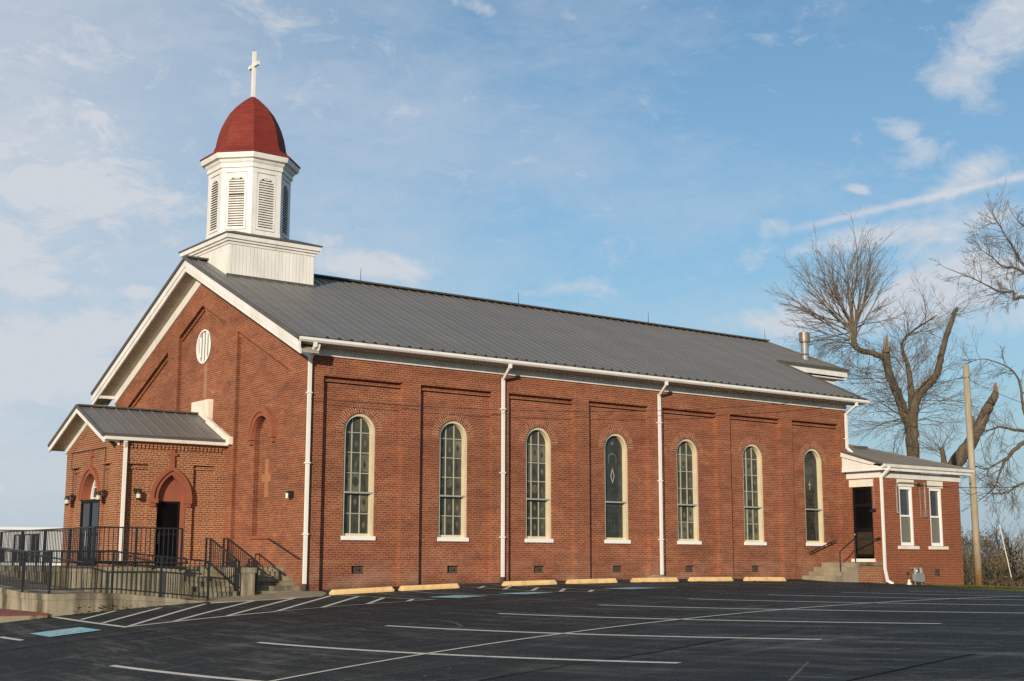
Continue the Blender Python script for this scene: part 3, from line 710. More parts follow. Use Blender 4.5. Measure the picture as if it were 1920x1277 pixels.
for k, (cx, vx) in enumerate(win):
    grid = k not in (3, 6); yg = PD + .20
    W = MB(); gi = WA - .075
    pane = [(cx - gi, yg, 1.39)] + [(cx + u, yg, v) for u, v in arch_pts(gi, SPR)] + [(cx + gi, yg, 1.39)]
    W.add(pane, [tuple(range(len(pane)))])
    wo = W.build('window', M['stained'] if grid else M['stained_dark'], CH)
    f = MB(); ring(f, cx, WA + .0, WA - .078, SPR, PD + .05, PD + .23, 18, SILL + .1); f.box(cx - WA + .08, cx + WA - .08, PD + .14, PD + .23, SILL + .1, SILL + .17)
    f.build('frame', M['cream'], wo)
    s = MB(); s.box(cx - WA - .025, cx + WA + .02, PD - .05, PD + .27, SILL - .005, SILL + .1); s.build('sill', M['white_bright'], wo)
    m = MB(); m.box(cx - gi, cx + gi + .03, PD + .04, yg + .02, 2.50, 2.545); m.build('meeting_rail', M['leadgrey'], wo)
    rngw = random.Random(40 + k)
    if grid:
        g = MB()
        for q in (-1, 1):
            xx = cx + q * gi / 3; zt = SPR + math.sqrt(max(0, gi * gi - (gi / 3) ** 2)); g.box(xx - .012, xx + .012, yg - .025, yg + .012, 1.46, zt)
        for zz in (1.98, 3.04, 3.58, 4.11): g.box(cx - gi, cx + gi, yg - .022, yg + .012, zz - .011, zz + .011)
        g.build('glazing_bars', M['lead'], wo)
        for c_ in (-1, 0, 1):
            for zz in (1.72, 2.25, 2.78, 3.31, 3.84):
                px = cx + c_ * gi * .667; pale = rngw.random() < .5; has = rngw.random() < .6
                p = MB()
                if has: p.box(px - gi * .29, px + gi * .29, yg - .004, yg - .002, zz - .22, zz + .22)
                p.cur = 1
                if c_ == 0 and zz == 2.78: disc(p, px, zz + (.1 if k % 2 else .04), .095, yg - .009, .13)
                else: lozenge(p, px, zz + rngw.uniform(-.05, .05), .06, .11, yg - .007)
                p.build('stained_pane', [M['stained_light'], M['stained_brown']] if pale else [M['stained_brown'], M['stained_light']], wo)
    else:
        p = MB(); y = yg - .006
        ring(p, cx, gi - .06, gi - .085, SPR, y - .002, y, 18, 2.62); p.box(cx - gi + .06, cx + gi - .06, y - .002, y, 2.62, 2.645)
        ring(p, cx, gi - .15, gi - .17, SPR - .28, y - .002, y, 14, 2.9); p.box(cx - gi + .15, cx + gi - .15, y - .002, y, 2.9, 2.92)
        p.box(cx - gi + .06, cx + gi - .06, y - .002, y, 2.40, 2.42); p.box(cx - gi + .06, cx + gi - .06, y - .002, y, 1.50, 1.52)
        for q in (-1, 1): p.box(cx + q * (gi - .07) - .01, cx + q * (gi - .07) + .01, y - .002, y, 1.52, 2.40)
        for r_ in range(5):
            for c_ in range(4): lozenge(p, cx + (c_ - 1.5) * .13, 1.66 + r_ * .15, .035, .05, y - .001)
        for q in (-1, 1):
            for i in range(5): t = i / 4; lozenge(p, cx + q * (.08 + .14 * t), 2.72 + .1 * math.sin(t * 3), .03, .045, y - .001)
        p.build('tracery', M['stained'], wo)
        w_ = MB()
        if k == 3:
            lozenge(w_, cx, 3.32, .085, .24, y - .003); w_.build('emblem', M['lead'], wo)
            d = MB(); lozenge(d, cx, 3.32, .05, .16, y - .006); d.build('emblem_centre', M['stained_brown'], wo)
            d = MB(); ring(d, cx, .17, .135, 3.85, y - .004, y - .002, 12, 3.7); d.build('arch_tracery', M['stained_light'], wo); d = MB(); disc(d, cx, 4.3, .06, y - .003); d.build('tracery_disc', M['stained_light'], wo); d = MB(); lozenge(d, cx, 3.98, .03, .06, y - .003); d.build('arch_tracery', M['stained_light'], wo)
        else:
            w_.box(cx - .014, cx + .014, y - .006, y - .003, 3.2, 3.48); w_.box(cx - .07, cx + .07, y - .006, y - .003, 3.36, 3.39); w_.build('emblem', M['lead'], wo)
            d = MB(); d.box(cx - gi * .7, cx + gi * .7, y - .0015, y - .001, 2.92, 3.1); d.build('rust_band', M['stained_brown'], wo)
    # brick arch of two rowlock rings, each brick a wedge
    ab = MB()
    for ri, (r0, r1, nbk) in enumerate(((WA + .004, WA + .108, 24), (WA + .118, WA + .225, 29))):
        for i in range(nbk):
            t0 = math.pi * (i + .15) / nbk; t1 = math.pi * (i + .85) / nbk
            A = [(cx - r * math.cos(t), SPR + r * math.sin(t)) for r, t in ((r0, t0), (r1, t0), (r1, t1), (r0, t1))]
            ab.cur = rngw.choice((0, 0, 1)); ab.prism(A, fy(PD - .009), fy(PD + .01))
    ab.build('brick_arch', [M['archbrick'], M['archbrick2']], wo)
    ab = MB(); ring(ab, cx, WA + .002, WA + .228, SPR, PD - .003, PD - .001, 24); ab.build('arch_mortar', M['mortar'], wo)
    if k == 6: continue
    vt = MB(); vt.box(vx - .2, vx + .2, VENT, VENT + .05, .42, .63)
    vo = vt.build('foundation_vent', M['vent'], CH)
    vt = MB(); vt.box(vx - .2, vx + .2, VENT - .03, VENT, .42, .45); vt.box(vx - .02, vx + .06, VENT - .05, VENT, .5, .57)
    for i in range(6): vt.box(vx - .17 + i * .06, vx - .15 + i * .06, VENT - .008, VENT, .46, .6)
    vt.build('vent_grille', M['rubber'], vo)

# round gable window with white upright slats
wo = MB(); wo.add([(FD + .045, OC + (OR - .03) * math.cos(i * math.pi / 14), OZ + (OR - .03) * math.sin(i * math.pi / 14)) for i in range(28)], [tuple(range(28))])
wo = wo.build('round_window', M['ventgrey'], CH)
f = MB(); A = []; 
for r, x in ((OR - .002, FD - .03), (OR - .05, FD - .03), (OR - .05, FD + .04), (OR - .002, FD + .04)):
    A.append([(x, OC + r * math.cos(i * math.pi / 18), OZ + r * math.sin(i * math.pi / 18)) for i in range(36)])
for p, q in zip(A, A[1:]): f.band(p, q)
f.build('frame', M['white_bright'], wo)
for i in (-1.5, -.5, .5, 1.5):
    yy = OC + i * .21; hh = math.sqrt(max(.01, (OR - .06) ** 2 - (abs(i) * .21 + .03) ** 2)); s = MB(); s.box(FD + .012, FD + .035, yy - .042, yy + .042, OZ - hh, OZ + hh); s.build('slat', M['white_bright'], wo)
s = MB(); s.box(-.035, FD - .002, 6.0, 7.2, 4.80, 5.42); s.build('date_stone', M['stone'], CH)
# hood moulds and raised crosses of the blind niches
def yhood(cy, a0, a1, zs, h0, h1, x0, x1, kind, n=12):
    b = MB(); P0 = arch_pts(a0, zs, n) if kind == 'round' else gothic_pts(a0, h0, zs, n // 2 + 2); P1 = arch_pts(a1, zs, n) if kind == 'round' else gothic_pts(a1, h1, zs, n // 2 + 2)
    return P0, P1
def hood(b, fn, P0, P1, d0, d1, mid=None):
    A = [fn(d0, u, v) for u, v in P0]; B = [fn(d0, u, v) for u, v in P1]; C = [fn(d1, u, v) for u, v in P0]; D = [fn(d1, u, v) for u, v in P1]
    b.band(A, B, False); b.band(A, C, False); b.band(B, D, False)
    for i in (0, -1): b.add([A[i], B[i], D[i], C[i]], [(0, 1, 2, 3)])
for cy in (2.68, 2 * RID - 2.68):
    b = MB(); fn = lambda d, u, v: (FD - d, cy + u, v)
    hood(b, fn, arch_pts(.53, 4.12), arch_pts(.64, 4.12), .10, -.01); hood(b, fn, arch_pts(.64, 4.12), arch_pts(.77, 4.12), .14, -.01)
    for q in (-1, 1):
        ya, yb = sorted((cy + q * .53, cy + q * .77)); b.box(FD - .14, FD + .01, ya, yb, 4.02, 4.12); b.box(FD - .10, FD + .01, ya + .05, yb - .05, 3.90, 4.02)
    b.box(FD - .06, FD + .2, cy - .56, cy + .56, 1.33, 1.41)
    b.build('hood_mould', M['redpaint'], CH)
    b = MB(); b.box(.24, .275, cy - .10, cy + .09, 2.44, 3.48); b.box(.236, .275, cy - .26, cy + .25, 2.85, 3.07); b.build('wall_cross', M['cross_tan'], CH)
# ------------------------------------------------------------------ belfry
BX, BY = 1.41, RID
bel = MB(); bel.box(.07, 2.90, 5.22, 2 * RID - 5.22, 8.8, 10.1); bel = bel.build('belfry', M['siding'], CH)
b = MB()
for (a, z0, z1) in ((.03, 9.96, 10.04), (.09, 10.04, 10.11), (.15, 10.11, 10.24)): b.box(.07 - a, 2.90 + a, 5.22 - a, 2 * RID - 5.22 + a, z0, z1)
b.build('base_cornice', M['white'], bel)
b = MB(); a = .19; q = [(.07 - a, 5.22 - a), (2.9 + a, 5.22 - a), (2.9 + a, 2 * RID - 5.22 + a), (.07 - a, 2 * RID - 5.22 + a)]
i_ = [(.45, 5.7), (2.55, 5.7), (2.55, 7.82), (.45, 7.82)]
b.hexa([(x, y, 10.242) for x, y in q] + [(x, y, 10.275) for x, y in q]); b.hexa([(x, y, 10.275) for x, y in q] + [(x, y, 10.50) for x, y in i_]); b.build('base_roof', M['roof_dark'], bel)
b = MB(); b.box(.02, 2.95, 5.19, 5.225, 8.93, 9.06); b.build('flashing', M['roof_dark'], bel); b = MB(); b.box(.02, 2.95, 2 * RID - 5.225, 2 * RID - 5.19, 8.93, 9.06); b.build('flashing', M['roof_dark'], bel)
RO = 1.25; ROT = R(22.5)
def octo(r, k, z): t = ROT + k * math.pi / 4; return (BX + r * math.cos(t), BY + r * math.sin(t), z)
b = MB(); b.lathe((BX, BY), [(RO - .03, 10.35), (RO - .03, 12.6)], 8, ROT); b.build('drum', M['white'], bel)
b = MB(); b.lathe((BX, BY), [(RO + .03, 10.36), (RO + .03, 10.56), (RO - .0, 10.60)], 8, ROT); b.build('drum_base', M['white'], bel); b = MB(); b.lathe((BX, BY), [(RO + .02, 12.40), (RO + .02, 12.52), (RO + .07, 12.54), (RO + .07, 12.66), (RO + .12, 12.72), (RO + .14, 12.78), (RO + .24, 12.80), (RO + .27, 12.92), (RO + .27, 12.97)], 8, ROT)
b.build('drum_cornice', M['white'], bel)
for k in range(8):          # corner boards
    c = Vector(octo(RO, k, 0)); p0 = Vector(octo(RO, k - 1, 0)); p1 = Vector(octo(RO, k + 1, 0)); b = MB()
    for p in (p0, p1):
        d = (p - c).normalized(); nrm = Vector((c.x - BX, c.y - BY, 0)).normalized(); nn_ = (nrm - d * nrm.dot(d)).normalized()
        A = [c + nn_ * -.03, c + d * .155 + nn_ * -.03, c + d * .155 + nn_ * .012, c + nn_ * .012 + (-d) * .004]
        b.hexa([(v.x, v.y, 10.58) for v in A] + [(v.x, v.y, 12.42) for v in A])
    b.build('corner_board', M['white'], bel)
for k in range(8):          # louvres
    p0 = Vector(octo(RO - .03, k, 0)); p1 = Vector(octo(RO - .03, k + 1, 0)); c = (p0 + p1) / 2; d = (p1 - p0).normalized(); nrm = Vector((c.x - BX, c.y - BY, 0)).normalized()
    def LP(u, w, z, c=c, d=d, nrm=nrm): v = c + d * u + nrm * w; return (v.x, v.y, z)
    a = .25; zs = 12.05; lo = MB(); P = [(-a, 10.70)] + [(-a * math.cos(math.pi * i / 10), zs + a * .8 * math.sin(math.pi * i / 10)) for i in range(11)] + [(a, 10.70)]
    lo.add([LP(u, .004, z) for u, z in P], [tuple(range(len(P)))]); lo = lo.build('louvre', M['rubber'], bel)
    f = MB(); outer = [(-.31, 10.62), (.31, 10.62), (.31, 12.36), (-.31, 12.36)]
    f.holes(outer, [P], lambda u, v: LP(u, .045, v)); f.band([LP(u, .045, v) for u, v in outer], [LP(u, 0, v) for u, v in outer]); f.band([LP(u, .045, v) for u, v in P], [LP(u, .0, v) for u, v in P]); f.build('frame', M['white'], lo)
    nS = 20
    for i in range(nS):
        z = 10.73 + i * .0765
        if z > zs + .16: break
        w = a - .004 if z < zs else math.sqrt(max(.0016, 1 - ((z + .05 - zs) / (a * .8)) ** 2)) * a if (z + .05 - zs) < a * .8 else .05
        s = MB(); dz = .044 if not (k == 4 and i == 12) else .012
        s.hexa([LP(-w, .012, z + dz), LP(w, .012, z + dz), LP(w, .055, z), LP(-w, .055, z), LP(-w, .012, z + dz + .016), LP(w, .012, z + dz + .016), LP(w, .055, z + .016), LP(-w, .055, z + .016)]); s.build('slat', M['white'], lo)
b = MB(); b.lathe((BX, BY), [(RO + .30, 12.96), (RO + .30, 13.0), (RO + .04, 13.16), (RO - .06, 13.24), (RO - .09, 13.25), (RO - .13, 13.40), (RO - .155, 13.41), (RO - .19, 13.62), (1.01, 13.85), (.93, 14.1), (.82, 14.35), (.68, 14.6), (.49, 14.83), (.27, 15.03), (.07, 15.17)], 8, ROT)
b.build('dome', M['dome'], bel)
b = MB(); b.box(BX - .05, BX + .05, BY - .05, BY + .05, 15.1, 16.68); b.box(BX - .038, BX + .038, BY - .33, BY + .33, 16.16, 16.28); b.build('belfry_cross', M['white'], bel)
b = MB(); b.tube([(BX, BY + .04, 16.66), (BX, BY + .05, 16.78)], .008, 5); b.build('lightning_rod', M['wire'], bel)

# ------------------------------------------------------------------ porch
XP, PN, PF, PM, PE = -3.13, 4.72, 8.82, 6.77, .6
pp = MB()
sidep = [(XP, -.4), (-.002, -.4), (-.002, 4.03), (XP, 4.03)]
cxd = -1.62; dw = .37
door_side = [(cxd - dw, .6), (cxd - dw, 2.40)] + [(cxd + u, v) for u, v in gothic_pts(dw, .66, 2.42, 8)] + [(cxd + dw, 2.40), (cxd + dw, .6)]
ps1 = [(-2.96, .75), (-2.27, .75), (-2.27, 3.34), (-2.96, 3.34)]; ps2 = [(-.97, .75), (-.33, .75), (-.33, 3.37), (-.97, 3.37)]
fs = lambda d: (lambda u, v: (u, PN + d, v))
pp.holes(sidep, [door_side, ps1, ps2], fs(0))
for P in (ps1, ps2):
    pp.add([fs(.1)(*p) for p in P], [(0, 1, 2, 3)]); pp.band([fs(0)(*p) for p in P], [fs(.1)(*p) for p in P])
    pp.box(P[0][0], P[1][0], PN + .05, PN + .12, P[2][1] - .13, P[2][1] - .065)
    for i in range(7): a = P[0][0] + (i + .2) * (P[1][0] - P[0][0]) / 7; pp.box(a, a + .055, PN + .04, PN + .0505, P[2][1] - .125, P[2][1] - .07)
pp.box(XP + .02, -.05, PN - .045, PN + .01, 3.87, 3.99)
nd = 26
for i in range(nd): a = XP + .08 + i * (3.13 - .2) / nd; pp.box(a, a + .062, PN - .043, PN + .01, 3.755, 3.87)
# front
ff = lambda d: (lambda u, v: (XP + d, u, v))
front = [(PN, -.4), (PF, -.4), (PF, 3.9), (PM, 4.75), (PN, 3.9)]
dcy, daw = 6.70, .62
tr = [(dcy - daw, 2.42)] + [(dcy + u, v) for u, v in gothic_pts(daw, .72, 2.425, 8)] + [(dcy + daw, 2.42)]
tr = [(dcy + u, v) for u, v in gothic_pts(daw, .72, 2.44, 8)]
door_front = [(dcy - .75, .6), (dcy + .75, .6), (dcy + .75, 2.43), (dcy - .75, 2.43)]
pf1 = [(5.31, .75), (5.84, .75), (5.84, 3.36), (5.31, 3.36)]; pf2 = [(7.74, .75), (8.30, .75), (8.30, 3.36), (7.74, 3.36)]
pp.holes(front, [tr, door_front, pf1, pf2], ff(0))
for P in (pf1, pf2):
    pp.add([ff(.09)(*p) for p in P], [(0, 1, 2, 3)]); pp.band([ff(0)(*p) for p in P], [ff(.09)(*p) for p in P])
    pp.box(XP + .04, XP + .1, P[0][0], P[1][0], P[2][1] - .13, P[2][1] - .065); pp.box(XP - .03, XP + .02, P[0][0] - .14, P[1][0] + .14, P[2][1] + .0, P[2][1] + .05)
for i in range(15):          # stepped bricks under the raking eaves
    for sg in (0, 1):
        t = (i + .4) / 15; yy = lerp(PN + .1, PM - .05, t); zz = lerp(3.9, 4.72, t) - .13; yy = yy if sg == 0 else 2 * PM - yy; pp.box(XP - .03, XP + .01, yy - .045, yy + .03, zz - .09, zz + .02)
pp.add([(XP, PF, -.4), (-.002, PF, -.4), (-.002, PF, 4.03), (XP, PF, 4.03)], [(0, 1, 2, 3)])
pp.build('porch_wall', M['brick_porch'], CH)
# painted hood moulds with rising crosses, tympanum
b = MB(); fn = lambda d, u, v: (cxd + u, PN - d, v)
hood(b, fn, gothic_pts(.372, .66, 2.42, 9), gothic_pts(.50, .78, 2.42, 9), .05, -.01); hood(b, fn, gothic_pts(.50, .78, 2.42, 9), gothic_pts(.60, .88, 2.42, 9), .10, -.01)
for q in (-1, 1):
    xa, xb = sorted((cxd + q * .375, cxd + q * .60)); b.box(xa, xb, PN - .10, PN + .01, 2.30, 2.42); xa, xb = sorted((cxd + q * .44, cxd + q * .58)); b.box(xa, xb, PN - .07, PN + .01, 2.20, 2.30)
b.box(cxd - .062, cxd + .062, PN - .07, PN + .01, 3.27, 3.755); b.box(cxd - .13, cxd + .13, PN - .075, PN + .01, 3.60, 3.685); b.box(cxd + dw + .002, cxd + dw + .07, PN - .012, PN + .01, .62, 2.30)
b.build('hood_mould', M['redpaint'], CH)
b = MB(); tp = gothic_pts(dw, .66, 2.42, 8); b.add([(cxd + u, PN + .14, v) for u, v in tp + [(dw, 2.36), (-dw, 2.36)]], [tuple(range(len(tp) + 2))]); b.band([fs(0)(*p) for p in door_side], [fs(.3)(*p) for p in door_side], False); b.build('door_reveal', M['redpaint'], CH)
b = MB(); fn = lambda d, u, v: (XP - d, dcy + u, v)
hood(b, fn, gothic_pts(.625, .72, 2.44, 9), gothic_pts(.72, .83, 2.44, 9), .05, -.01); hood(b, fn, gothic_pts(.72, .83, 2.44, 9), gothic_pts(.80, .92, 2.44, 9), .09, -.01)
b.box(XP - .07, XP + .01, dcy - .06, dcy + .06, 3.32, 3.80); b.box(XP - .075, XP + .01, dcy - .14, dcy + .14, 3.62, 3.70)
b.band([ff(0)(*p) for p in tr], [ff(.27)(*p) for p in tr], False); b.build('hood_mould', M['redpaint'], CH)
b = MB(); b.add([ff(.27)(*p) for p in tr], [tuple(range(len(tr)))]); tw = b.build('transom_window', M['doorglass'], CH)
b = MB(); t2 = [(dcy + u, v) for u, v in gothic_pts(daw - .09, .60, 2.50, 8)]; b.holes([(u, v) for u, v in tr], [t2], ff(.22)); b.band([ff(.22)(*p) for p in t2], [ff(.27)(*p) for p in t2])
b.box(XP + .22, XP + .26, dcy - .02, dcy + .02, 2.5, 3.05); b.box(XP + .22, XP + .26, dcy - .42, dcy + .42, 2.78, 2.81); b.build('frame', M['white_bright'], tw)
# doors
b = MB(); b.box(XP + .03, XP + .09, dcy - .75, dcy + .75, .6, 2.43); dr = b.build('entrance_door', M['doorglass'], CH)
b = MB(); d = XP + .005
for y0, y1, z0, z1 in ((-.75, -.67, .6, 2.43), (.67, .75, .6, 2.43), (-.05, .05, .6, 2.35), (-.67, .67, 2.33, 2.43), (-.67, .67, .6, .82)): b.box(d, d + .1, dcy + y0, dcy + y1, z0, z1)
for q in (-1, 1): b.box(d + .01, d + .07, dcy + q * .36 - .31, dcy + q * .36 + .31, 1.42, 1.50)
b.build('door_frame', M['blackdoor'], dr)
for q in (-1, 1):
    b = MB(); yh = dcy + q * .1; b.tube([(d, yh, 1.15), (d - .06, yh, 1.15), (d - .06, yh, 1.55), (d, yh, 1.55)], .014, 6); b.build('handle', M['galv'], dr)
b = MB(); b.box(cxd - dw, cxd + dw, PN + .2, PN + .25, .6, 2.42); dr = b.build('side_door', M['darkglass'], CH)
b = MB()
for xa, xb, za, zb in ((-dw, -dw + .07, .6, 2.40), (dw - .07, dw, .6, 2.40), (-dw + .07, dw - .07, 2.30, 2.40), (-dw + .07, dw - .07, .6, .85), (-dw + .07, dw - .07, 1.42, 1.5)): b.box(cxd + xa, cxd + xb, PN + .17, PN + .22, za, zb)
b.build('door_frame', M['blackdoor'], dr)
b = MB(); b.tube([(cxd - .25, PN + .17, 1.2), (cxd - .25, PN + .12, 1.2), (cxd - .25, PN + .12, 1.5), (cxd - .25, PN + .17, 1.5)], .014, 6); b.build('handle', M['galv'], dr)
# porch roof
PS, PEV = .44, 4.055
def pz(y): return PEV + PS * (min(y, 2 * PM - y) - 4.55)
rb = MB(); xa, xb = -3.63, -.0
for sg in (0, 1):
    Y = (lambda y: y) if sg == 0 else (lambda y: 2 * PM - y)
    A = [(xa, Y(4.55), pz(4.55)), (xb, Y(4.55), pz(4.55)), (xb, Y(PM), pz(PM)), (xa, Y(PM), pz(PM))]
    rb.hexa([(x, y, z - .05) for x, y, z in A] + A)
    for i in range(11): x = xa + .03 + i * .357; rb.bar((x, Y(4.57), pz(4.57) + .01), (x, Y(PM), pz(PM) + .01), .028, .04)
rb.build('porch_roof', M['roof'], CH)
rb = MB(); rb.bar((xa, PM, pz(PM) + .03), (xb, PM, pz(PM) + .03), .24, .04); rb.bar((xa, 4.57, pz(4.57) + .02), (xb, 4.57, pz(4.57) + .02), .05, .08)
for sg in (0, 1):
    Y = (lambda y: y) if sg == 0 else (lambda y: 2 * PM - y); rb.bar((xa - .01, Y(4.55), pz(4.55) + .0), (xa - .01, Y(PM), pz(PM) + .0), .05, .08)
rb.build('porch_ridge_cap', M['roof_dark'], CH)
rb = MB(); rb.prism([(4.57, 3.935), (4.49, 3.945), (4.47, 4.03), (4.57, 4.03)], lambda u, v: (xa + .03, u, v), lambda u, v: (-.03, u, v)); rb.build('porch_gutter', M['gutter'], CH)
rb = MB(); rb.box(XP, -.02, 4.571, PN - .047, 3.985, 4.0); rb.build('porch_soffit', M['white'], CH)
for sg in (0, 1):
    Y = (lambda y: y) if sg == 0 else (lambda y: 2 * PM - y)
    def bd(xq0, xq1, y0, d0, d1, m, nm):
        b = MB(); b.hexa([(xq0, Y(y0), pz(y0) - d1), (xq1, Y(y0), pz(y0) - d1), (xq1, Y(PM), pz(PM) - d1), (xq0, Y(PM), pz(PM) - d1), (xq0, Y(y0), pz(y0) - d0), (xq1, Y(y0), pz(y0) - d0), (xq1, Y(PM), pz(PM) - d0), (xq0, Y(PM), pz(PM) - d0)]); b.build(nm, m, CH)
    bd(xa + .0, xa + .04, 4.55, .052, .19, M['white'], 'porch_barge_board'); bd(xa + .041, XP - .045, 4.57, .12, .15, M['soffit'], 'porch_verge_soffit'); bd(XP - .044, XP - .001, PN - .03, .151, .30, M['white'], 'porch_gable_frieze')
    b = MB(); y0 = 4.12; zt = pz(4.55) - .02      # stepped stone coping where the porch roof meets the wall
    b.hexa([(-.10, Y(4.53), zt + .02), (-.002, Y(4.53), zt + .02), (-.002, Y(6.0), pz(6.0) + .02), (-.10, Y(6.0), pz(6.0) + .02), (-.10, Y(4.53), zt + .20), (-.002, Y(4.53), zt + .20), (-.002, Y(6.0), pz(6.0) + .20), (-.10, Y(6.0), pz(6.0) + .20)])
    b.box(-.12, -.003, *sorted((Y(4.33), Y(4.55))), zt - .06, zt + .16); b.build('wall_coping', M['stone'], CH)
# porch lamps: dark bracket, bell shade, pale glass
def wall_lamp(p, n, conduit=None):
    p = Vector(p); n = Vector(n); b = MB(); t = Vector((0, 0, 1)).cross(n)
    b.tube([p, p + n * .03], .07, 10); b.tube([p + n * .02, p + n * .10 + Vector((0, 0, .06)), p + n * .17 + Vector((0, 0, .03))], .016, 6)
    c = p + n * .17; b.lathe((c.x, c.y), [(.02, c.z + .06), (.05, c.z + .04), (.085, c.z - .02), (.085, c.z - .05)], 10)
    for q in (-1, 1): e_ = p + t * q * .06 + Vector((0, 0, .07)); b.tube([e_, e_ + n * .06], .04, 8)
    lo = b.build('wall_lamp', M['bronze'], CH); b = MB(); b.lathe((c.x, c.y), [(.07, c.z - .05), (.068, c.z - .16), (.05, c.z - .17)], 10); b.build('lamp_glass', M['lampglass'], lo)
    b = MB(); b.lathe((c.x, c.y), [(.075, c.z - .165), (.06, c.z - .2), (.02, c.z - .21)], 10); b.build('lamp_base', M['bronze'], lo)
wall_lamp((XP, 8.12, 2.52), (-1, 0, 0)); wall_lamp((XP, 5.62, 2.55), (-1, 0, 0)); wall_lamp((-2.55, PN + .1, 2.58), (0, -1, 0))
b = MB(); x = XP - .035; b.tube([(x, 8.12, 2.6), (x, 8.12, 3.3), (x, 8.3, 3.42), (x, 8.3, 3.82), (x, 5.62, 3.82), (x, 5.62, 2.6)], .012, 6); b.build('lamp_conduit', M['bronze'], CH)
b = MB(); b.box(-.16, .0, .61, .75, 2.36, 2.52); wl = b.build('security_lamp', M['black'], CH); b = MB(); b.box(-.19, -.161, .62, .70, 2.34, 2.47); b.build('lamp_glass', M['white_bright'], wl)

# ------------------------------------------------------------------ annex
AX, AX1, AY, AT = 21.23, 25.70, -1.41, 3.6
an = MB(); ad = [(-1.04, .86), (-.17, .86), (-.17, 3.31), (-1.04, 3.31)]
an.holes([(AY, -.8), (-.002, -.8), (-.002, 3.7), (AY, 3.7)], [ad], lambda u, v: (AX, u, v)); an.band([(AX, u, v) for u, v in ad], [(AX + .25, u, v) for u, v in ad])
aw = [(22.22, 22.96), (23.92, 24.62)]; hs = [[(p, 1.30), (q, 1.30), (q, 3.34), (p, 3.34)] for p, q in aw] + [[(24.05, .27), (24.36, .27), (24.36, .52), (24.05, .52)]]
an.holes([(AX, -.8), (AX1, -.8), (AX1, 3.7), (AX, 3.7)], hs, lambda u, v: (u, AY, v))
for h in hs: an.band([(u, AY, v) for u, v in h], [(u, AY + .14, v) for u, v in h])
an.add([(AX1, AY, -.8), (AX1, 9, -.8), (AX1, 9, 3.7), (AX1, AY, 3.7)], [(0, 1, 2, 3)]); an.add([(RL, 9, -.8), (AX1, 9, -.8), (AX1, 9, 3.7), (RL, 9, 3.7)], [(0, 1, 2, 3)])
an.build('annex_wall', M['brick_annex'], CH)
b = MB(); b.box(24.05, 24.36, AY + .03, AY + .05, .27, .52); b.build('foundation_vent', M['rubber'], CH)
for (p, q) in aw:
    b = MB(); b.box(p, q, AY + .11, AY + .13, 1.36, 3.34); wo = b.build('sash_window', M['winglass'], CH)
    b = MB()
    for x0_, x1_, z0, z1, y0_ in ((p, p + .07, 1.31, 3.34, .02), (q - .07, q, 1.31, 3.34, .02), (p + .07, q - .07, 3.24, 3.34, .02), (p + .07, q - .07, 1.31, 1.42, .03), (p + .05, q - .05, 2.30, 2.36, .05)): b.box(x0_, x1_, AY + y0_, AY + .12, z0, z1)
    b.build('frame', M['white_bright'], wo)
    b = MB(); b.box(p + .07, q - .07, AY + .085, AY + .10, 1.42, 2.30); b.build('insect_screen', M['screen'], wo)
    b = MB(); b.box(p - .18, q + .18, AY - .07, AY + .1, 1.19, 1.30); b.build('sill', M['stone'], wo)
    b = MB(); b.box(p - .10, q + .10, AY - .012, AY + .1, 3.34, 3.58); b.build('lintel', M['stone'], wo)
b = MB(); b.box(AX + .12, AX + .16, -1.04, -.17, 1.0, 3.31); dr = b.build('annex_door', M['darkglass'], CH)
b = MB()
for y0_, y1_, z0, z1 in ((-1.04, -.95, .86, 3.31), (-.26, -.17, .86, 3.31), (-.95, -.26, 3.22, 3.31), (-.95, -.26, 2.62, 2.74), (-.95, -.26, .92, 1.02), (-.95, -.26, 1.78, 1.90)): b.box(AX + .06, AX + .15, y0_, y1_, z0, z1)
b.build('door_frame', M['blackdoor'], dr)
b = MB(); b.box(AX + .10, AX + .13, -.95, -.26, 1.02, 1.78); b.build('kick_panel', M['bronze'], dr)
b = MB(); b.lathe((AX + .03, -.22), [(.03, 1.66), (.03, 1.72)], 8); b.build('handle', M['galv'], dr)
b = MB(); b.box(AX - .08, AX + .2, -1.09, -.12, .75, .862); b.build('threshold', M['stone'], CH)
b = MB(); b.box(AX - .03, AX + .02, -1.12, -.10, 3.315, 3.56); b.build('door_lintel', M['stone'], CH)
b = MB(); b.box(AX - .05, AX - .0, -1.19, -1.09, 2.45, 2.55); b.tube([(AX - .05, -1.14, 2.5), (AX - .2, -1.1, 2.46)], [.05, .03], 8); b.build('security_lamp', M['black'], CH)
b = MB(); b.tube([(AX - .02, -1.14, 2.55), (AX - .02, -1.14, 3.6)], .012, 6); b.build('lamp_conduit', M['galv'], CH)
b = MB(); b.box(AX - .04, AX1 + .05, AY - .04, AY - .001, 3.60, 3.82); b.box(AX - .04, AX - .001, AY, -.002, 3.60, 3.82); b.box(AX1 + .001, AX1 + .05, AY, 9, 3.60, 3.82); b.build('annex_frieze', M['white'], CH)
b = MB(); b.box(AX - .28, AX1 + .36, AY - .30, AY - .042, 3.83, 3.87); b.box(AX - .26, AX1 + .34, AY - .28, AY - .041, 3.87, 3.96); b.box(AX - .28, AX - .042, AY - .041, -.003, 3.83, 3.87); b.box(AX - .26, AX - .041, AY - .04, -.003, 3.87, 4.0); b.build('annex_cornice', M['white'], CH)
b = MB(); b.prism([(AY - .285, 3.92), (AY - .37, 3.94), (AY - .40, 4.04), (AY - .285, 4.04)], lambda u, v: (AX - .26, u, v), lambda u, v: (AX1 + .42, u, v)); b.build('annex_gutter', M['gutter'], CH)
AS = .31; ez = 4.03; ey = AY - .33; exr = AX1 + .40
b = MB(); tt = 6.5
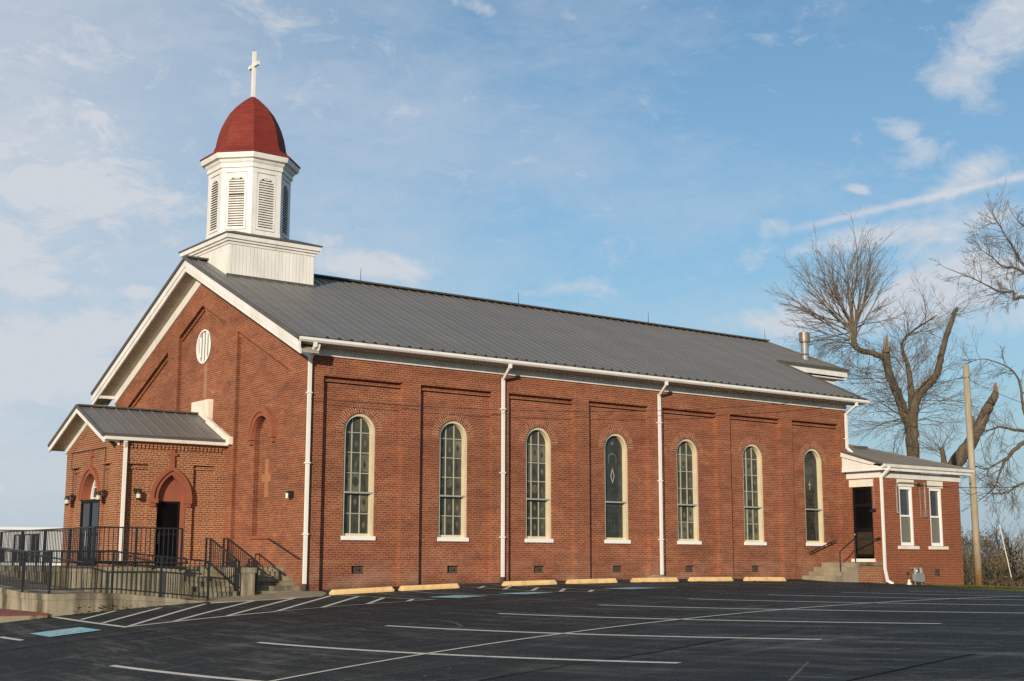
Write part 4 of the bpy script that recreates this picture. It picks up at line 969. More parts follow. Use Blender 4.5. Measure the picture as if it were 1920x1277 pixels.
A = [(AX - .30, ey, ez), (exr, ey, ez), (exr - tt, ey + tt, ez + AS * tt)]
b.add([(AX - .30, ey, ez), (exr, ey, ez), (exr - 4.4, ey + 4.4, ez + AS * 4.4), (AX + .07, ey + 4.75, ez + AS * 4.75), (AX + .07, -.001, ez + AS * (-.001 - ey)), (AX - .30, -.001, ez + AS * (-.001 - ey))], [(0, 1, 2, 3, 4, 5)])
b.add([(exr, ey, ez), (exr, 10, ez), (exr - 4.4, 10, ez + AS * 4.4), (exr - 4.4, ey + 4.4, ez + AS * 4.4)], [(0, 1, 2, 3)])
x = AX - .27
while x < exr - .1:
    yt = -.02 if x < AX + .1 else min(4.7, exr - x); yt = yt if x < AX + .1 else yt
    t = min(exr - x, 4.4) if x >= AX + .1 else -.02 - ey
    if t > .1: b.bar((x, ey + .02, ez + .016), (x, ey + t, ez + AS * t + .016), .028, .04)
    x += .30
b.build('annex_roof', M['roof'], CH)
b = MB(); b.bar((exr, ey, ez + .01), (exr - 4.4, ey + 4.4, ez + AS * 4.4 + .01), .16, .05); b.bar((AX - .3, ey, ez - .0), (exr, ey, ez - .0), .04, .06); b.bar((AX - .31, ey, ez - .0), (AX - .31, -.01, ez + AS * (-.01 - ey)), .04, .06)
b.box(22.7, 23.15, .55, .85, ez + AS * (.55 - ey), ez + AS * (.7 - ey) + .1); b.build('annex_ridge_cap', M['roof_dark'], CH)
b = MB(); z1 = ez + AS * (-.01 - ey)
b.hexa([(AX - .30, ey + .55, ez + AS * .55 - .15), (AX - .26, ey + .55, ez + AS * .55 - .15), (AX - .26, -.003, z1 - .2), (AX - .30, -.003, z1 - .2), (AX - .30, ey + .2, ez + .03), (AX - .26, ey + .2, ez + .03), (AX - .26, -.003, z1 - .03), (AX - .30, -.003, z1 - .03)]); b.hexa([(AX - .24, ey + .4, 4.001), (AX - .21, ey + .4, 4.001), (AX - .21, -.003, 4.001), (AX - .24, -.003, 4.001), (AX - .24, ey + .4, ez + AS * .4 - .02), (AX - .21, ey + .4, ez + AS * .4 - .02), (AX - .21, -.003, z1 - .02), (AX - .24, -.003, z1 - .02)]); b.build('annex_barge_board', M['white'], CH)
# conduits and service head on the annex
b = MB(); y = AY - .05; b.tube([(22.02, y, 2.45), (22.02, y, 3.32), (22.08, y, 3.42), (22.2, y, 3.46), (23.2, y, 3.46)], .026, 8); b.tube([(22.02, y - .02, 2.40), (22.02, y - .02, 2.46)], .045, 8); b.build('conduit', M['galv'], CH)
b = MB(); b.tube([(23.32, y, 2.3), (23.32, y, 3.42)], .016, 6); b.build('conduit', M['galv'], CH)
b = MB(); b.tube([(23.60, y, 2.35), (23.60, y, 3.5)], .03, 8); b.box(23.55, 23.65, y - .03, y + .03, 2.3, 2.44); b.build('conduit', M['galv'], CH)
b = MB(); b.tube([(23.2, y, 3.46), (23.28, y - .06, 3.4)], .05, 8); b.build('service_head', M['black'], CH)
# ------------------------------------------------------------------ chancel eaves, vent pipe, downspouts
b = MB(); b.box(RL + .3, 25.9, CE + .02, CE + .08, roof_z(CE) - .26, roof_z(CE) - .075); b.box(RL + .3, 25.46, CE + .30, CE + .345, 7.66, 7.86); b.box(25.84, 25.9, CE + .08, 2 * RID - CE, roof_z(CE) - .33, roof_z(CE) - .075); b.box(RL + .3, 25.88, CE + .06, CE + .36, 7.86, 7.9); b.build('chancel_fascia', M['white'], CH)
vx_, vy_ = 24.65, 4.62; vz = roof_z(vy_)
b = MB(); b.tube([(vx_, vy_, vz - .1), (vx_, vy_, vz + .72)], .145, 16); vp = b.build('vent_pipe', M['galv'], CH, smooth=False)
b = MB(); b.lathe((vx_, vy_), [(.2, vz + .66), (.215, vz + .68), (.215, vz + 1.05), (.19, vz + 1.06), (.18, vz + .8)], 16); b.build('cap', M['brassmetal'], vp)
b = MB(); b.lathe((vx_, vy_), [(.155, vz + .14), (.165, vz + .17), (.155, vz + .2)], 16); b.build('rust_collar', M['vent'], vp)
def downspout(x, elbow, zb, kick=None, y=-.075):
    b = MB(); w, d = .088, .065
    for p, q in (((x + elbow, -.61, 6.24), (x + elbow, -.60, 6.12)), ((x + elbow, -.60, 6.15), (x, y, 5.86)), ((x, y, 5.90), (x, y, zb))): b.bar(p, q, w, d, up=(0, 1, 0))
    if kick: b.bar((x, y, zb + .02), (x + kick[0], y + kick[1], zb - .14), w, d, up=(0, 1, 0))
    for z in (5.0, 3.2, 1.4):
        if z > zb: b.box(x - .066, x + .066, y - .05, -.001, z, z + .03)
    return b.build('downspout', M['gutter'], CH)
for x, e_, z0 in ((.0, -.15, .16), (6.20, -.15, .30), (12.26, -.18, .34)):
    ds = downspout(x, e_, z0); b = MB(); b.tube([(x, -.075, z0 + .02), (x, -.075, -.1)], .06, 8); b.build('drain_boot', M['rubber'], ds)
downspout(21.205, -.05, 4.66, (.14, -.10))
b = MB(); 
for p, q in (((-3.02, 4.54, 3.92), (-2.97, PN - .06, 3.76)), ((-2.97, PN - .06, 3.80), (-2.97, PN - .06, .64))): b.bar(p, q, .09, .065, up=(0, 1, 0))
b.build('downspout', M['gutter'], CH)
b = MB()
for p, q in (((21.26, ey - .03, 3.96), (21.26, ey - .02, 3.84)), ((21.26, ey - .02, 3.87), (21.185, AY - .08, 3.60)), ((21.185, AY - .08, 3.64), (21.165, AY - .10, .50)), ((21.165, AY - .10, .53), (21.25, AY - .12, .10)), ((21.25, AY - .12, .12), (21.42, AY - .2, .02))): b.bar(p, q, .09, .065, up=(0, 1, 0))
b.build('downspout', M['gutter'], CH)
# pipe handrails screwed to the church walls
def wall_rail(a, c, off, n=2):
    a = Vector(a); c = Vector(c); o = Vector(off); b = MB(); b.tube([a + o, c + o], .022, 8)
    for t in (.15, .85): q = a.lerp(c, t); b.tube([q, q + o * .6 - Vector((0, 0, .05)), q + o], .014, 6)
    b.build('handrail', M['black'], CH)
wall_rail((0, 1.80, 1.32), (0, .10, .80), (-.08, 0, 0)); wall_rail((19.05, 0, 1.06), (20.45, 0, 1.50), (0, -.08, 0))

# ------------------------------------------------------------------ entrance platform, steps and ramp
PLZ = .6
pf = thing('entrance_platform', 'weathered concrete platform in front of the gabled brick porch', 'platform', (-4, 5, 0))
b = MB(); b.box(-5.185, -2.915, .615, 11.5, -1.6, PLZ - .13); b.box(-2.9151, .1, 1.265, PN, -.6, PLZ - .13); b.build('wall', M['concrete'], pf)
b = MB(); b.box(-5.20, -2.90, .60, 11.5, PLZ - .1295, PLZ); b.box(-2.8995, .1, 1.25, PN - .003, PLZ - .1295, PLZ); b.build('cap_slab', M['concrete'], pf)
st = thing('entrance_steps', 'worn concrete steps with stained treads climbing to the brick porch', 'steps', (-1.5, .6, 0))
for i in range(6):
    b = MB(); y0 = -.10 + .27 * i; z1 = PLZ - .117 * (5 - i); b.box(-2.895, .1 if y0 > .01 else -.003, y0, 1.24, -.5 if i == 0 else z1 - .117, z1 - .022); b.box(-2.893, .1 if y0 > .02 else -.003, y0 - .015, 1.245, z1 - .022, z1); b.build('step', M['step'], st)
b = MB(); b.box(-1.76, -1.50, -.36, 1.249, -.5, .46); b.build('cheek_wall', M['concrete'], st)
b = MB(); b.box(-1.79, -1.47, -.39, 1.2495, .46, .585); b.build('cheek_cap', M['concrete'], st)
rp_ = thing('wheelchair_ramp', 'stained concrete wheelchair ramp with a landing along the platform wall', 'ramp', (-5, 0, -.4))
b = MB(); prof = lambda o: [(-6.67 + o, -1.6), (-2.95, -1.6), (-2.95, -.21 - o), (-5.2, .03 - .13), (-6.67 + o, .03 - .13)]
b.prism(prof(.02), lambda u, v: (u, -.885, v), lambda u, v: (u, .598, v))
b.prism([(.5985, -1.6), (9.5, -1.6), (9.5, .34), (.98, -.10), (.5985, -.10)], lambda u, v: (-6.65, u, v), lambda u, v: (-5.202, u, v)); b.build('wall', M['concrete'], rp_)
b = MB(); b.prism([(-6.67, -.0995), (-5.2, -.0995), (-2.93, -.26), (-2.93, -.19), (-5.2, .03), (-6.67, .03)], lambda u, v: (u, -.90, v), lambda u, v: (u, .5975, v))
b.prism([(.598, -.0995), (.98, -.0995), (9.5, .3405), (9.5, .47), (.98, .03), (.598, .03)], lambda u, v: (-6.67, u, v), lambda u, v: (-5.2015, u, v)); b.build('deck', M['concrete'], rp_)
b = MB(); b.box(-5.235, -5.225, -.903, -.8999, -.9, .028); b.box(-4.0, -3.993, -.8885, -.8849, -.9, -.14); b.build('expansion_joint', M['rubber'], rp_)
for (p, q) in (((-5.25, .50, .735), (-2.88, .50, .685)), ((-5.0, .50, .69), (-2.88, .50, .575))):
    b = MB(); b.tube([p, q], .021, 8)
    for t in (.2, .6, .92): v = Vector(p).lerp(Vector(q), t); b.tube([v, v + Vector((0, .10, -.08))], .013, 6)
    b.build('handrail', M['black'], rp_)
b = MB(); b.tube([(-2.99, .5, .82), (-2.9, .5, .74), (-2.88, .5, .685)], .021, 8); b.build('handrail_return', M['black'], rp_)
b = MB(); b.tube([(-5.32, .75, .70), (-5.32, 8.6, 1.10)], .021, 8)
for t in (.1, .4, .7, .95): v = Vector((-5.32, .75, .70)).lerp(Vector((-5.32, 8.6, 1.10)), t); b.tube([v, v + Vector((.12, 0, -.08))], .013, 6)
b.build('handrail', M['black'], rp_)
RAILS = 'black iron railings round the church entrance'
def railing(label, runs, gap=.115, top=.92, low=.10, pw=.045, name='railing'):
    t = thing(name, label, 'railing', runs[0][0], RAILS); me = {}
    done = []
    for run in runs:
        for i, p in enumerate(run):
            p = Vector(p)
            if all((p - q).length > .01 for q in done):
                done.append(p); b = MB(); b.box(p.x - pw / 2, p.x + pw / 2, p.y - pw / 2, p.y + pw / 2, p.z - .01, p.z + top); b.build('post', M['black'], t)
            if i == 0: continue
            a = Vector(run[i - 1]); d = p - a; n = max(1, round(d.length / gap))
            for h, nm, w, hh in ((top - .0, 'top_rail', .05, .032), (low, 'bottom_rail', .032, .03)):
                b = MB(); b.bar(a + Vector((0, 0, h)), p + Vector((0, 0, h)), w, hh); b.build(nm, M['black'], t)
            key = round(top - low, 3)
            for j in range(1, n):
                q = a + d * j / n
                if key not in me:
                    mb = MB(); mb.box(-.0085, .0085, -.0085, .0085, low, top); o = mb.build('baluster', M['black'], t); me[key] = o.data
                else: o = bpy.data.objects.new('baluster', me[key]); col.objects.link(o); adopt(o, t)
                o.location = q
    return t
railing('black iron railing along the outer edge of the ramp above the parking lot', [[(-2.94, -.86, -.19), (-4.10, -.86, -.075), (-5.24, -.86, .03), (-6.63, -.86, .03), (-6.63, 1.0, .03), (-6.63, 2.9, .128), (-6.63, 4.8, .226), (-6.63, 6.7, .324), (-6.63, 8.6, .42)]])
railing('tall black iron railing round the edge of the raised porch platform', [[(-2.98, .66, PLZ), (-4.13, .66, PLZ), (-5.14, .66, PLZ), (-5.14, 2.35, PLZ), (-5.14, 4.2, PLZ), (-5.14, 6.05, PLZ), (-5.14, 7.9, PLZ), (-5.14, 9.8, PLZ), (-5.14, 11.3, PLZ)]])
railing('short black railing beside the far corner of the brick porch', [[(-3.75, 9.1, PLZ), (-3.75, 10.4, PLZ), (-3.75, 11.3, PLZ)]], top=.9)
def stair_rail(label, x):
    t = thing('stair_railing', label, 'railing', (x, 1.7, PLZ), RAILS)
    y1, z1, y0, z0 = 1.50, PLZ, -.18, -.12
    for y, za, zb in ((1.72, PLZ - .02, 1.31), (1.48, PLZ - .02, 1.30), (-.02, -.0 if x > -1.6 else .0, .80), (-.19, .02 if x > -1.6 else -.18, .72)):
        b = MB(); b.box(x - .02, x + .02, y - .02, y + .02, za, zb); b.build('post', M['black'], t)
    b = MB(); b.bar((x, 1.74, 1.31), (x, 1.50, 1.31), .05, .03); b.bar((x, 1.50, 1.31), (x, -.21, .725), .05, .03); b.build('top_rail', M['black'], t)
    b = MB(); b.bar((x, 1.72, .70), (x, 1.50, .70), .03, .03); b.bar((x, 1.50, .70), (x, -.02, .13), .03, .03); b.bar((x, -.02, .13), (x, -.19, .13), .03, .03); b.build('bottom_rail', M['black'], t)
    mb = MB(); mb.box(-.008, .008, -.008, .008, 0, .59); me = None
    for i in range(13):
        y = 1.38 - i * .107; z = .70 + (y - 1.50) * (.57 / 1.52)
        if me is None: o = mb.build('baluster', M['black'], t); me = o.data
        else: o = bpy.data.objects.new('baluster', me); col.objects.link(o); adopt(o, t)
        o.location = (x, y, z)
stair_rail('sloping black stair railing left of the concrete cheek wall', -1.86); stair_rail('sloping black stair railing right of the concrete cheek wall', -1.38)
# red paved terrace left of the ramp
b = MB(); b.box(-14, -6.675, -.97, 12, -1.6, -.415); struct(b.build('terrace_kerb', M['concrete']))
b = MB(); b.box(-14, -6.672, -.985, 12, -.411, -.37); struct(b.build('terrace_paving', M['paver']))

# annex steps
an_s = thing('side_steps', 'short flight of concrete steps up to the black annex door', 'steps', (20, -.7, .1))
for i, (x0_, z1_) in enumerate(((18.72, .30), (19.07, .435), (19.33, .58), (19.72, .735))):
    b = MB(); b.box(x0_, 19.92, -1.385, -.003, -.3 if i == 0 else (.30, .435, .58)[i - 1], z1_); b.build('step', M['walk'], an_s)
b = MB(); b.box(19.9205, AX - .003, -1.36, -.003, -.4, .63); b.build('brick_base', M['brick_porch'], an_s)
b = MB(); b.box(19.9205, AX - .003, -1.40, -.003, .63, .735); b.build('landing_slab', M['step'], an_s)
b = MB(); b.tube([(19.1, -1.32, .30), (19.1, -1.32, 1.07), (19.16, -1.32, 1.13), (19.82, -1.32, 1.49), (19.9, -1.32, 1.50), (21.16, -1.32, 1.53)], .022, 8); b.tube([(19.88, -1.32, .735), (19.88, -1.32, 1.50)], .022, 8); b.tube([(21.10, -1.32, 1.53), (21.22, -1.30, 1.53)], .05, 8)
tag(b.build('pipe_handrail', M['black']), 'black pipe handrail on the small concrete steps by the annex door', 'handrail')

# wheel stops
wsx = [.04, 2.03, 5.28, 7.48, 9.88, 12.18, 14.55]
wl = ['yellow parking block below the first arched window, nearest the front corner', 'yellow parking block below the second arched window', 'yellow parking block just right of the first inner downspout', 'yellow parking block below the fourth, ungridded arched window',
      'yellow parking block in front of the middle-right downspout', 'yellow parking block third from the side steps end, below the sixth arched window', 'yellow parking block at the right end of the row, nearest the side steps']
wl[5] = 'yellow parking block second from the right end of the row'; wl[4] = 'yellow parking block in front of the second inner downspout, third from the right'
for x, l in zip(wsx, wl):
    y = -1.35; z = H(x, y) - .005; z2 = H(x + 1.77, y) - .005; b = MB(); L_ = 1.77
    sec = [(-.085, 0), (-.085, .055), (-.06, .125), (.06, .125), (.085, .055), (.085, 0)]
    o = 0; stn = [(0, .55), (.06, 1.0), (L_ - .06, 1.0), (L_, .55)]
    for sx_, k in stn:
        for u, v in sec: b.v.append((x + sx_, y + u * (.9 if k < 1 else 1), lerp(z, z2, sx_ / L_) + (v * k if v > .06 else v)))
    for i in range(3):
        for j in range(6): q = (j + 1) % 6; b.f.append((i * 6 + j, i * 6 + q, i * 6 + 6 + q, i * 6 + 6 + j)); b.mi.append(0)
    b.f += [(5, 4, 3, 2, 1, 0), (18, 19, 20, 21, 22, 23)]; b.mi += [0, 0]
    tag(b.build('wheel_stop', M['yellow']), l, 'parking block', 'yellow parking blocks along the church wall')
b = MB(); z = H(11.8, -.3); b.box(11.55, 12.05, -.5, -.22, z, z + .10); b.hexa([(11.6, -.5, z + .1), (12.0, -.5, z + .1), (12.0, -.25, z + .1), (11.6, -.25, z + .1), (11.65, -.45, z + .16), (11.95, -.45, z + .14), (11.95, -.3, z + .16), (11.65, -.3, z + .15)]); tag(b.build('splash_block', M['walk']), 'pale concrete splash block at the foot of the second inner downspout', 'splash block')

# gas meter and standpipe
gz = lawn_z(22.8, -1.6)
gm = thing('gas_meter', 'grey gas meter standing at the foot of the annex wall', 'gas meter', (22.8, -1.62, gz))
b = MB(); b.prism([(22.58, .12), (22.63, .08), (22.97, .08), (23.02, .12), (23.02, .32), (22.97, .38), (22.63, .38), (22.58, .32)], lambda u, v: (u, -1.72, v), lambda u, v: (u, -1.54, v)); b.build('body', M['grey'], gm)
for x in (22.64, 22.96): b = MB(); b.tube([(x, -1.62, .3), (x, -1.62, .5), (x, -1.60, .55)], [.06, .06, .05], 10); b.tube([(x, -1.60, .54), (x, -1.42, .54)], .022, 6); b.build('pipe_union', M['grey'], gm)
for x in (22.62, 22.98): b = MB(); b.tube([(x, -1.62, gz - .08), (x, -1.62, .12)], .022, 6); b.build('leg', M['galv'], gm)
b = MB(); disc(b, 22.64, .46, .045, -1.686); b.build('dial', M['white_bright'], gm)
sp = thing('standpipe', 'short brown capped pipe in a white collar by the annex corner', 'pipe', (22.28, -1.62, gz))
b = MB(); b.tube([(22.28, -1.62, gz), (22.28, -1.62, .36)], .035, 8); b.build('pipe', M['vent'], sp); b = MB(); b.tube([(22.28, -1.62, .34), (22.22, -1.64, .42)], .045, 8); b.build('cap', M['rubber'], sp); b = MB(); b.lathe((22.28, -1.62), [(.09, gz - .01), (.085, gz + .03), (.05, gz + .06), (.045, gz + .16)], 10); b.build('collar', M['stone'], sp)

# fallen leaves along the ramp wall
rng = random.Random(11); b = MB()
for i in range(150):
    x = rng.uniform(-6.6, -3.0); y = -.93 - abs(rng.gauss(0, .07)); z = H(x, y) + .006
    if rng.random() < .5: x = -5.4 + rng.gauss(0, .35)
    a = rng.random() * 6.28; s = rng.uniform(.015, .035); u = Vector((math.cos(a), math.sin(a), rng.uniform(0, .8))) * s; v = Vector((-math.sin(a), math.cos(a), rng.uniform(0, .6))) * s
    p = Vector((x, y, z)); b.add([p - u, p + v, p + u, p - v + Vector((0, 0, .01))], [(0, 1, 2, 3)])
struct(b.build('fallen_leaves', M['leafbrown']), 'stuff')

# ------------------------------------------------------------------ utility pole and wires
up_ = thing('utility_pole', 'tall wooden utility pole with a darker base beyond the annex', 'utility pole', (27.63, -.70, -.25))
b = MB(); b.tube([(27.64, -.705, -.6), (27.633, -.70, .95), (27.62, -.68, 4.5), (27.61, -.665, 8.12)], [.146, .133, .124, .112], 14); b.build('shaft', M['pole'], up_, True)
b = MB(); b.tube([(27.60, -.78, 1.33), (27.595, -.80, 1.33)], .035, 8); b.build('reflector_tag', M['white_bright'], up_)
b = MB(); b.box(27.55, 27.67, -.80, -.55, 7.62, 7.70); b.tube([(27.5, -.72, 7.66), (27.72, -.62, 7.66)], .03, 6); b.build('bracket', M['galv'], up_)
def at(px, py, D):
    d = FW + RT * ((px - 960) / FPX) - UP * ((py - 638.5) / FPX)
    return CAM + d * (D / math.hypot(d.x, d.y))
def wire(name, label, p, q, sag, r=.011, cat='cable', parent=None):
    p = Vector(p); q = Vector(q); L = []
    for i in range(25): t = i / 24; v = p.lerp(q, t); v.z -= sag * 4 * t * (1 - t); L.append(v)
    b = MB(); b.tube(L, r, 5); return tag(b.build(name, M['wire']), label, cat)
wire('service_wire', 'thin overhead wire drooping from the pole top along the long church wall', (27.55, -.74, 7.66), (.0, -.16, 4.86), .75, .008)
wire('service_wire', 'thin overhead wire running off right from the pole top', (27.68, -.60, 7.66), at(2150, 760, 62), .8, .009)
wire('service_wire', 'overhead cable from the annex service head past the utility pole', (23.28, -1.50, 3.40), at(2150, 880, 64), .35, .012)
gy = thing('guy_wire', 'slanting guy wire with a pale guard sleeve right of the pole', 'guy wire', at(1903, 1113, 52.6))
g0 = Vector((27.62, -.67, 7.5)); g1 = at(1904, 1116, 52.8)
b = MB(); b.tube([g0, g1], .008, 5); b.build('cable', M['wire'], gy)
b = MB(); b.tube([g0.lerp(g1, .68), g0.lerp(g1, .92)], .015, 8); b.build('guard_sleeve', M['stone'], gy)

# ------------------------------------------------------------------ trees
def jit(rng, s): return Vector((rng.gauss(0, s), rng.gauss(0, s), rng.gauss(0, s)))
def twig(b, p, d, L, r, lvl, rng, up=.25, kids=(7, 5), ang=.55, curl=.16, tip=.004, sides=(5, 4, 3, 3)):
    n = 5 if lvl == 0 else 4 if lvl == 1 else 3
    pts = [Vector(p)]; d = Vector(d).normalized(); ds = [d]
    for i in range(n):
        d = (d + jit(rng, curl) + Vector((0, 0, up * .25))).normalized(); pts.append(pts[-1] + d * L / n); ds.append(d)
    b.tube(pts, [max(tip, lerp(r, r * .28, i / n)) for i in range(n + 1)], sides[min(lvl, 3)], False)
    if lvl >= len(kids): return
    k = kids[lvl]
    for j in range(k):
        t = lerp(.22, 1.0, (j + rng.random() * .8) / k); i = min(n - 1, int(t * n)); q = pts[i].lerp(pts[i + 1], t * n - i)
        a = rng.random() * 6.28; o = ds[i].orthogonal().normalized(); o = (o * math.cos(a) + ds[i].cross(o) * math.sin(a))
        dd = (ds[i] + o * math.tan(ang * rng.uniform(.6, 1.25))).normalized()
        twig(b, q, dd, L * rng.uniform(.32, .58) * (1.15 - .5 * t), max(tip, r * lerp(.5, .3, t)), lvl + 1, rng, up, kids, ang, curl, tip, sides)
def limb(b, px, D, rng, n=11, wob=.05):       # px: (x, y, width in photo pixels, depth offset)
    k = D / FPX; P = [(at(x, y, D + dz), w * k / 2) for x, y, w, dz in px]; pts = []; rad = []
    for i in range(len(P) - 1):
        a, c = P[i][0], P[i + 1][0]; p0 = P[max(i - 1, 0)][0]; p3 = P[min(i + 2, len(P) - 1)][0]
        for j in range(5):
            t = j / 5; q = .5 * ((2 * a) + (c - p0) * t + (2 * p0 - 5 * a + 4 * c - p3) * t * t + (3 * a - p0 - 3 * c + p3) * t ** 3)
            r = lerp(P[i][1], P[i + 1][1], t); pts.append(q + jit(rng, wob * r)); rad.append(r * rng.uniform(.93, 1.07))
    pts.append(P[-1][0]); rad.append(P[-1][1]); b.tube(pts, rad, n); return pts, rad
def sprout(b, pts, rad, rng, i0, i1, cnt, L, r, kids, up=.3, ang=.6, lean=None, curl=.16):
    for _ in range(cnt):
        i = rng.randint(i0, i1); i = max(1, min(len(pts) - 2, i)); d = (pts[i + 1] - pts[i - 1]).normalized(); o = d.orthogonal().normalized(); a = rng.random() * 6.28
        o = o * math.cos(a) + d.cross(o) * math.sin(a); dd = (o + d * rng.uniform(-.1, .7) + Vector((0, 0, up)) + (lean or Vector())).normalized()
        twig(b, pts[i] + o * rad[i] * .6, dd, L * rng.uniform(.6, 1.2), r, 1, rng, up, kids, ang, curl)
def torn(name, px, D, rng, parent, w):
    p = at(px[0], px[1], D); b = MB(); k = D / FPX
    for i in range(7):
        q = p + RT * rng.uniform(-.5, .5) * w * k + FW * rng.uniform(-.4, .4) * w * k; h = rng.uniform(.35, 1.0) * px[2] * k
        b.tube([q - Vector((0, 0, .25)), q + Vector((0, 0, h * .5)), q + Vector((0, 0, h))], [w * k * .22, w * k * .16, .012], 5)
    b.build(name, M['torn'], parent)
# big half-broken maple behind the annex
rng = random.Random(3); D = 66
t1 = thing('bare_tree', 'large storm-broken bare tree with a fan of branches behind the annex', 'tree', at(1713, 1112, D), 'bare trees behind the church')
b = MB()
limb(b, [(1714, 1130, 27, 0), (1713, 960, 24, 0), (1712, 858, 22, 0), (1709, 808, 24, 0), (1706, 782, 24, 0)], D, rng, 14)
A, Ar = limb(b, [(1707, 800, 18, 0), (1695, 774, 18, .1), (1681, 735, 17, .2), (1667, 701, 15, .3), (1661.5, 672, 15, .3), (1662.5, 652, 13, .3)], D, rng)
A2, A2r = limb(b, [(1662, 674, 10, .3), (1645, 666, 10, -.2), (1628, 660, 10, -.5), (1613, 657, 10.5, -.8), (1603, 649, 11, -.9), (1601, 636, 11, -.9), (1602, 622, 9, -.9), (1604, 608, 7, -.9)], D, rng)
Bm, Br = limb(b, [(1710, 800, 17, .2), (1711, 765, 16, .5), (1709, 740, 13, .7), (1706, 710, 10, .9), (1703, 690, 9, 1.0), (1697, 672, 8, 1.1), (1692, 658, 6, 1.1), (1691, 645, 5, 1.0), (1698, 633, 5, .9), (1718, 616, 4, .7), (1740, 602, 3, .4), (1757, 591, 2, .2)], D, rng, 8)
Cc, Cr = limb(b, [(1710, 800, 20, -.1), (1713, 765, 19, -.3), (1722, 740, 16, -.5), (1736, 725, 15, -.7), (1755, 703, 13, -1.0), (1762, 680, 12, -1.1), (1766, 661, 10, -1.2), (1777, 622, 10, -1.4), (1785, 600, 9, -1.4), (1788, 588, 8, -1.4), (1796, 577, 5, -1.4)], D, rng)
b.build('trunk', M['bark'], t1, True); torn('broken_end', (1661.5, 650, 30), D, rng, t1, 10)
b = MB(); base = A2[-1]
ends = [(1459, 550), (1465, 528), (1478, 600), (1472, 570), (1500, 478), (1486, 505), (1520, 470), (1512, 500), (1540, 452), (1552, 440), (1562, 435), (1575, 436), (1590, 445), (1604, 450), (1616, 454), (1632, 462), (1648, 480), (1663, 503), (1662, 530), (1680, 571), (1668, 560), (1640, 500), (1600, 480), (1570, 470), (1530, 520), (1500, 560), (1495, 540), (1545, 500), (1618, 520), (1655, 590), (1490, 625), (1515, 640), (1645, 610)]
for ex, ey_ in ends:
    tgt = at(ex, ey_, D - .9 + rng.uniform(-2.2, 2.2)); o = A2[rng.randint(len(A2) - 12, len(A2) - 1)]; L = (tgt - o).length
    twig(b, o, (tgt - o).normalized() - Vector((0, 0, .14)), L * (.84 if ex < 1620 else .98), .045 * min(1, L / 3.5), 0, rng, .12, (8, 5, 2), .48, .09, .004)
for ex, ey_ in [(1541, 660), (1525, 655), (1555, 672), (1570, 668), (1510, 640), (1585, 680), (1600, 690), (1560, 640)]:
    tgt = at(ex, ey_, D - .9 + rng.uniform(-1.5, 1.5)); o = A2[rng.randint(len(A2) - 26, len(A2) - 8)]; L = (tgt - o).length
    twig(b, o, ((tgt - o).normalized() + Vector((0, 0, .75))).normalized(), L * 1.25, .024, 0, rng, -.85, (7, 5, 2), .5, .10, .004)
sprout(b, A, Ar, rng, 3, 22, 24, 2.0, .016, (0, 7, 4), .1); sprout(b, Cc, Cr, rng, 8, 46, 26, 1.6, .014, (0, 6, 4), .35)
sprout(b, Bm, Br, rng, 10, 52, 40, 1.9, .016, (0, 7, 4), .45); sprout(b, A, Ar, rng, 0, 14, 26, 3.6, .020, (0, 8, 4), .05, lean=-RT * .75); sprout(b, Cc, Cr, rng, 0, 14, 18, 3.4, .020, (0, 8, 4), .12, lean=RT * .75)
sprout(b, A, Ar, rng, 0, 4, 16, 3.0, .018, (0, 7, 4), -.35, .6); sprout(b, A2, A2r, rng, 2, 22, 16, 1.5, .012, (0, 6, 4), -.5)
b.build('crown', M['twig'], t1)
# leaning snapped trunk
D2 = 62; rng = random.Random(8)
t2 = thing('broken_tree', 'thick snapped tree trunk leaning right behind the utility pole', 'tree', at(1758, 1112, D2), 'bare trees behind the church')
b = MB(); limb(b, [(1738, 1130, 30, 0), (1762, 940, 26, 0), (1790, 873, 25, 0), (1815, 838, 24, -.1), (1833, 806, 21, -.2), (1850, 770, 18, -.3), (1862, 748, 15, -.4), (1868, 734, 9, -.4)], D2, rng, 12)
limb(b, [(1832, 812, 9, -.2), (1826, 798, 7, .2), (1824, 780, 4, .3)], D2, rng, 7); b.build('trunk', M['bark'], t2, True); torn('broken_end', (1867.5, 735, 22), D2, rng, t2, 8)
b = MB(); p = at(1852, 772, D2 - .55); q = at(1833, 806, D2 - .55); b.tube([p, p.lerp(q, .5) + RT * .02, q], [.02, .05, .02], 6); b.build('split', M['torn'], t2)
t2b = thing('tree_stump', 'short dead stub with a few twigs left of the leaning trunk', 'tree', at(1769, 1112, 64), 'bare trees behind the church')
b = MB(); S1, S1r = limb(b, [(1772, 1130, 14, 0), (1771, 920, 12, 0), (1770, 868, 11, 0), (1767, 848, 9, 0), (1764, 840, 6, .1)], 64, rng, 9); b.build('trunk', M['bark'], t2b, True)
b = MB(); sprout(b, S1, S1r, rng, 12, 19, 16, 1.5, .014, (0, 6, 4), .3); b.build('crown', M['twig'], t2b)
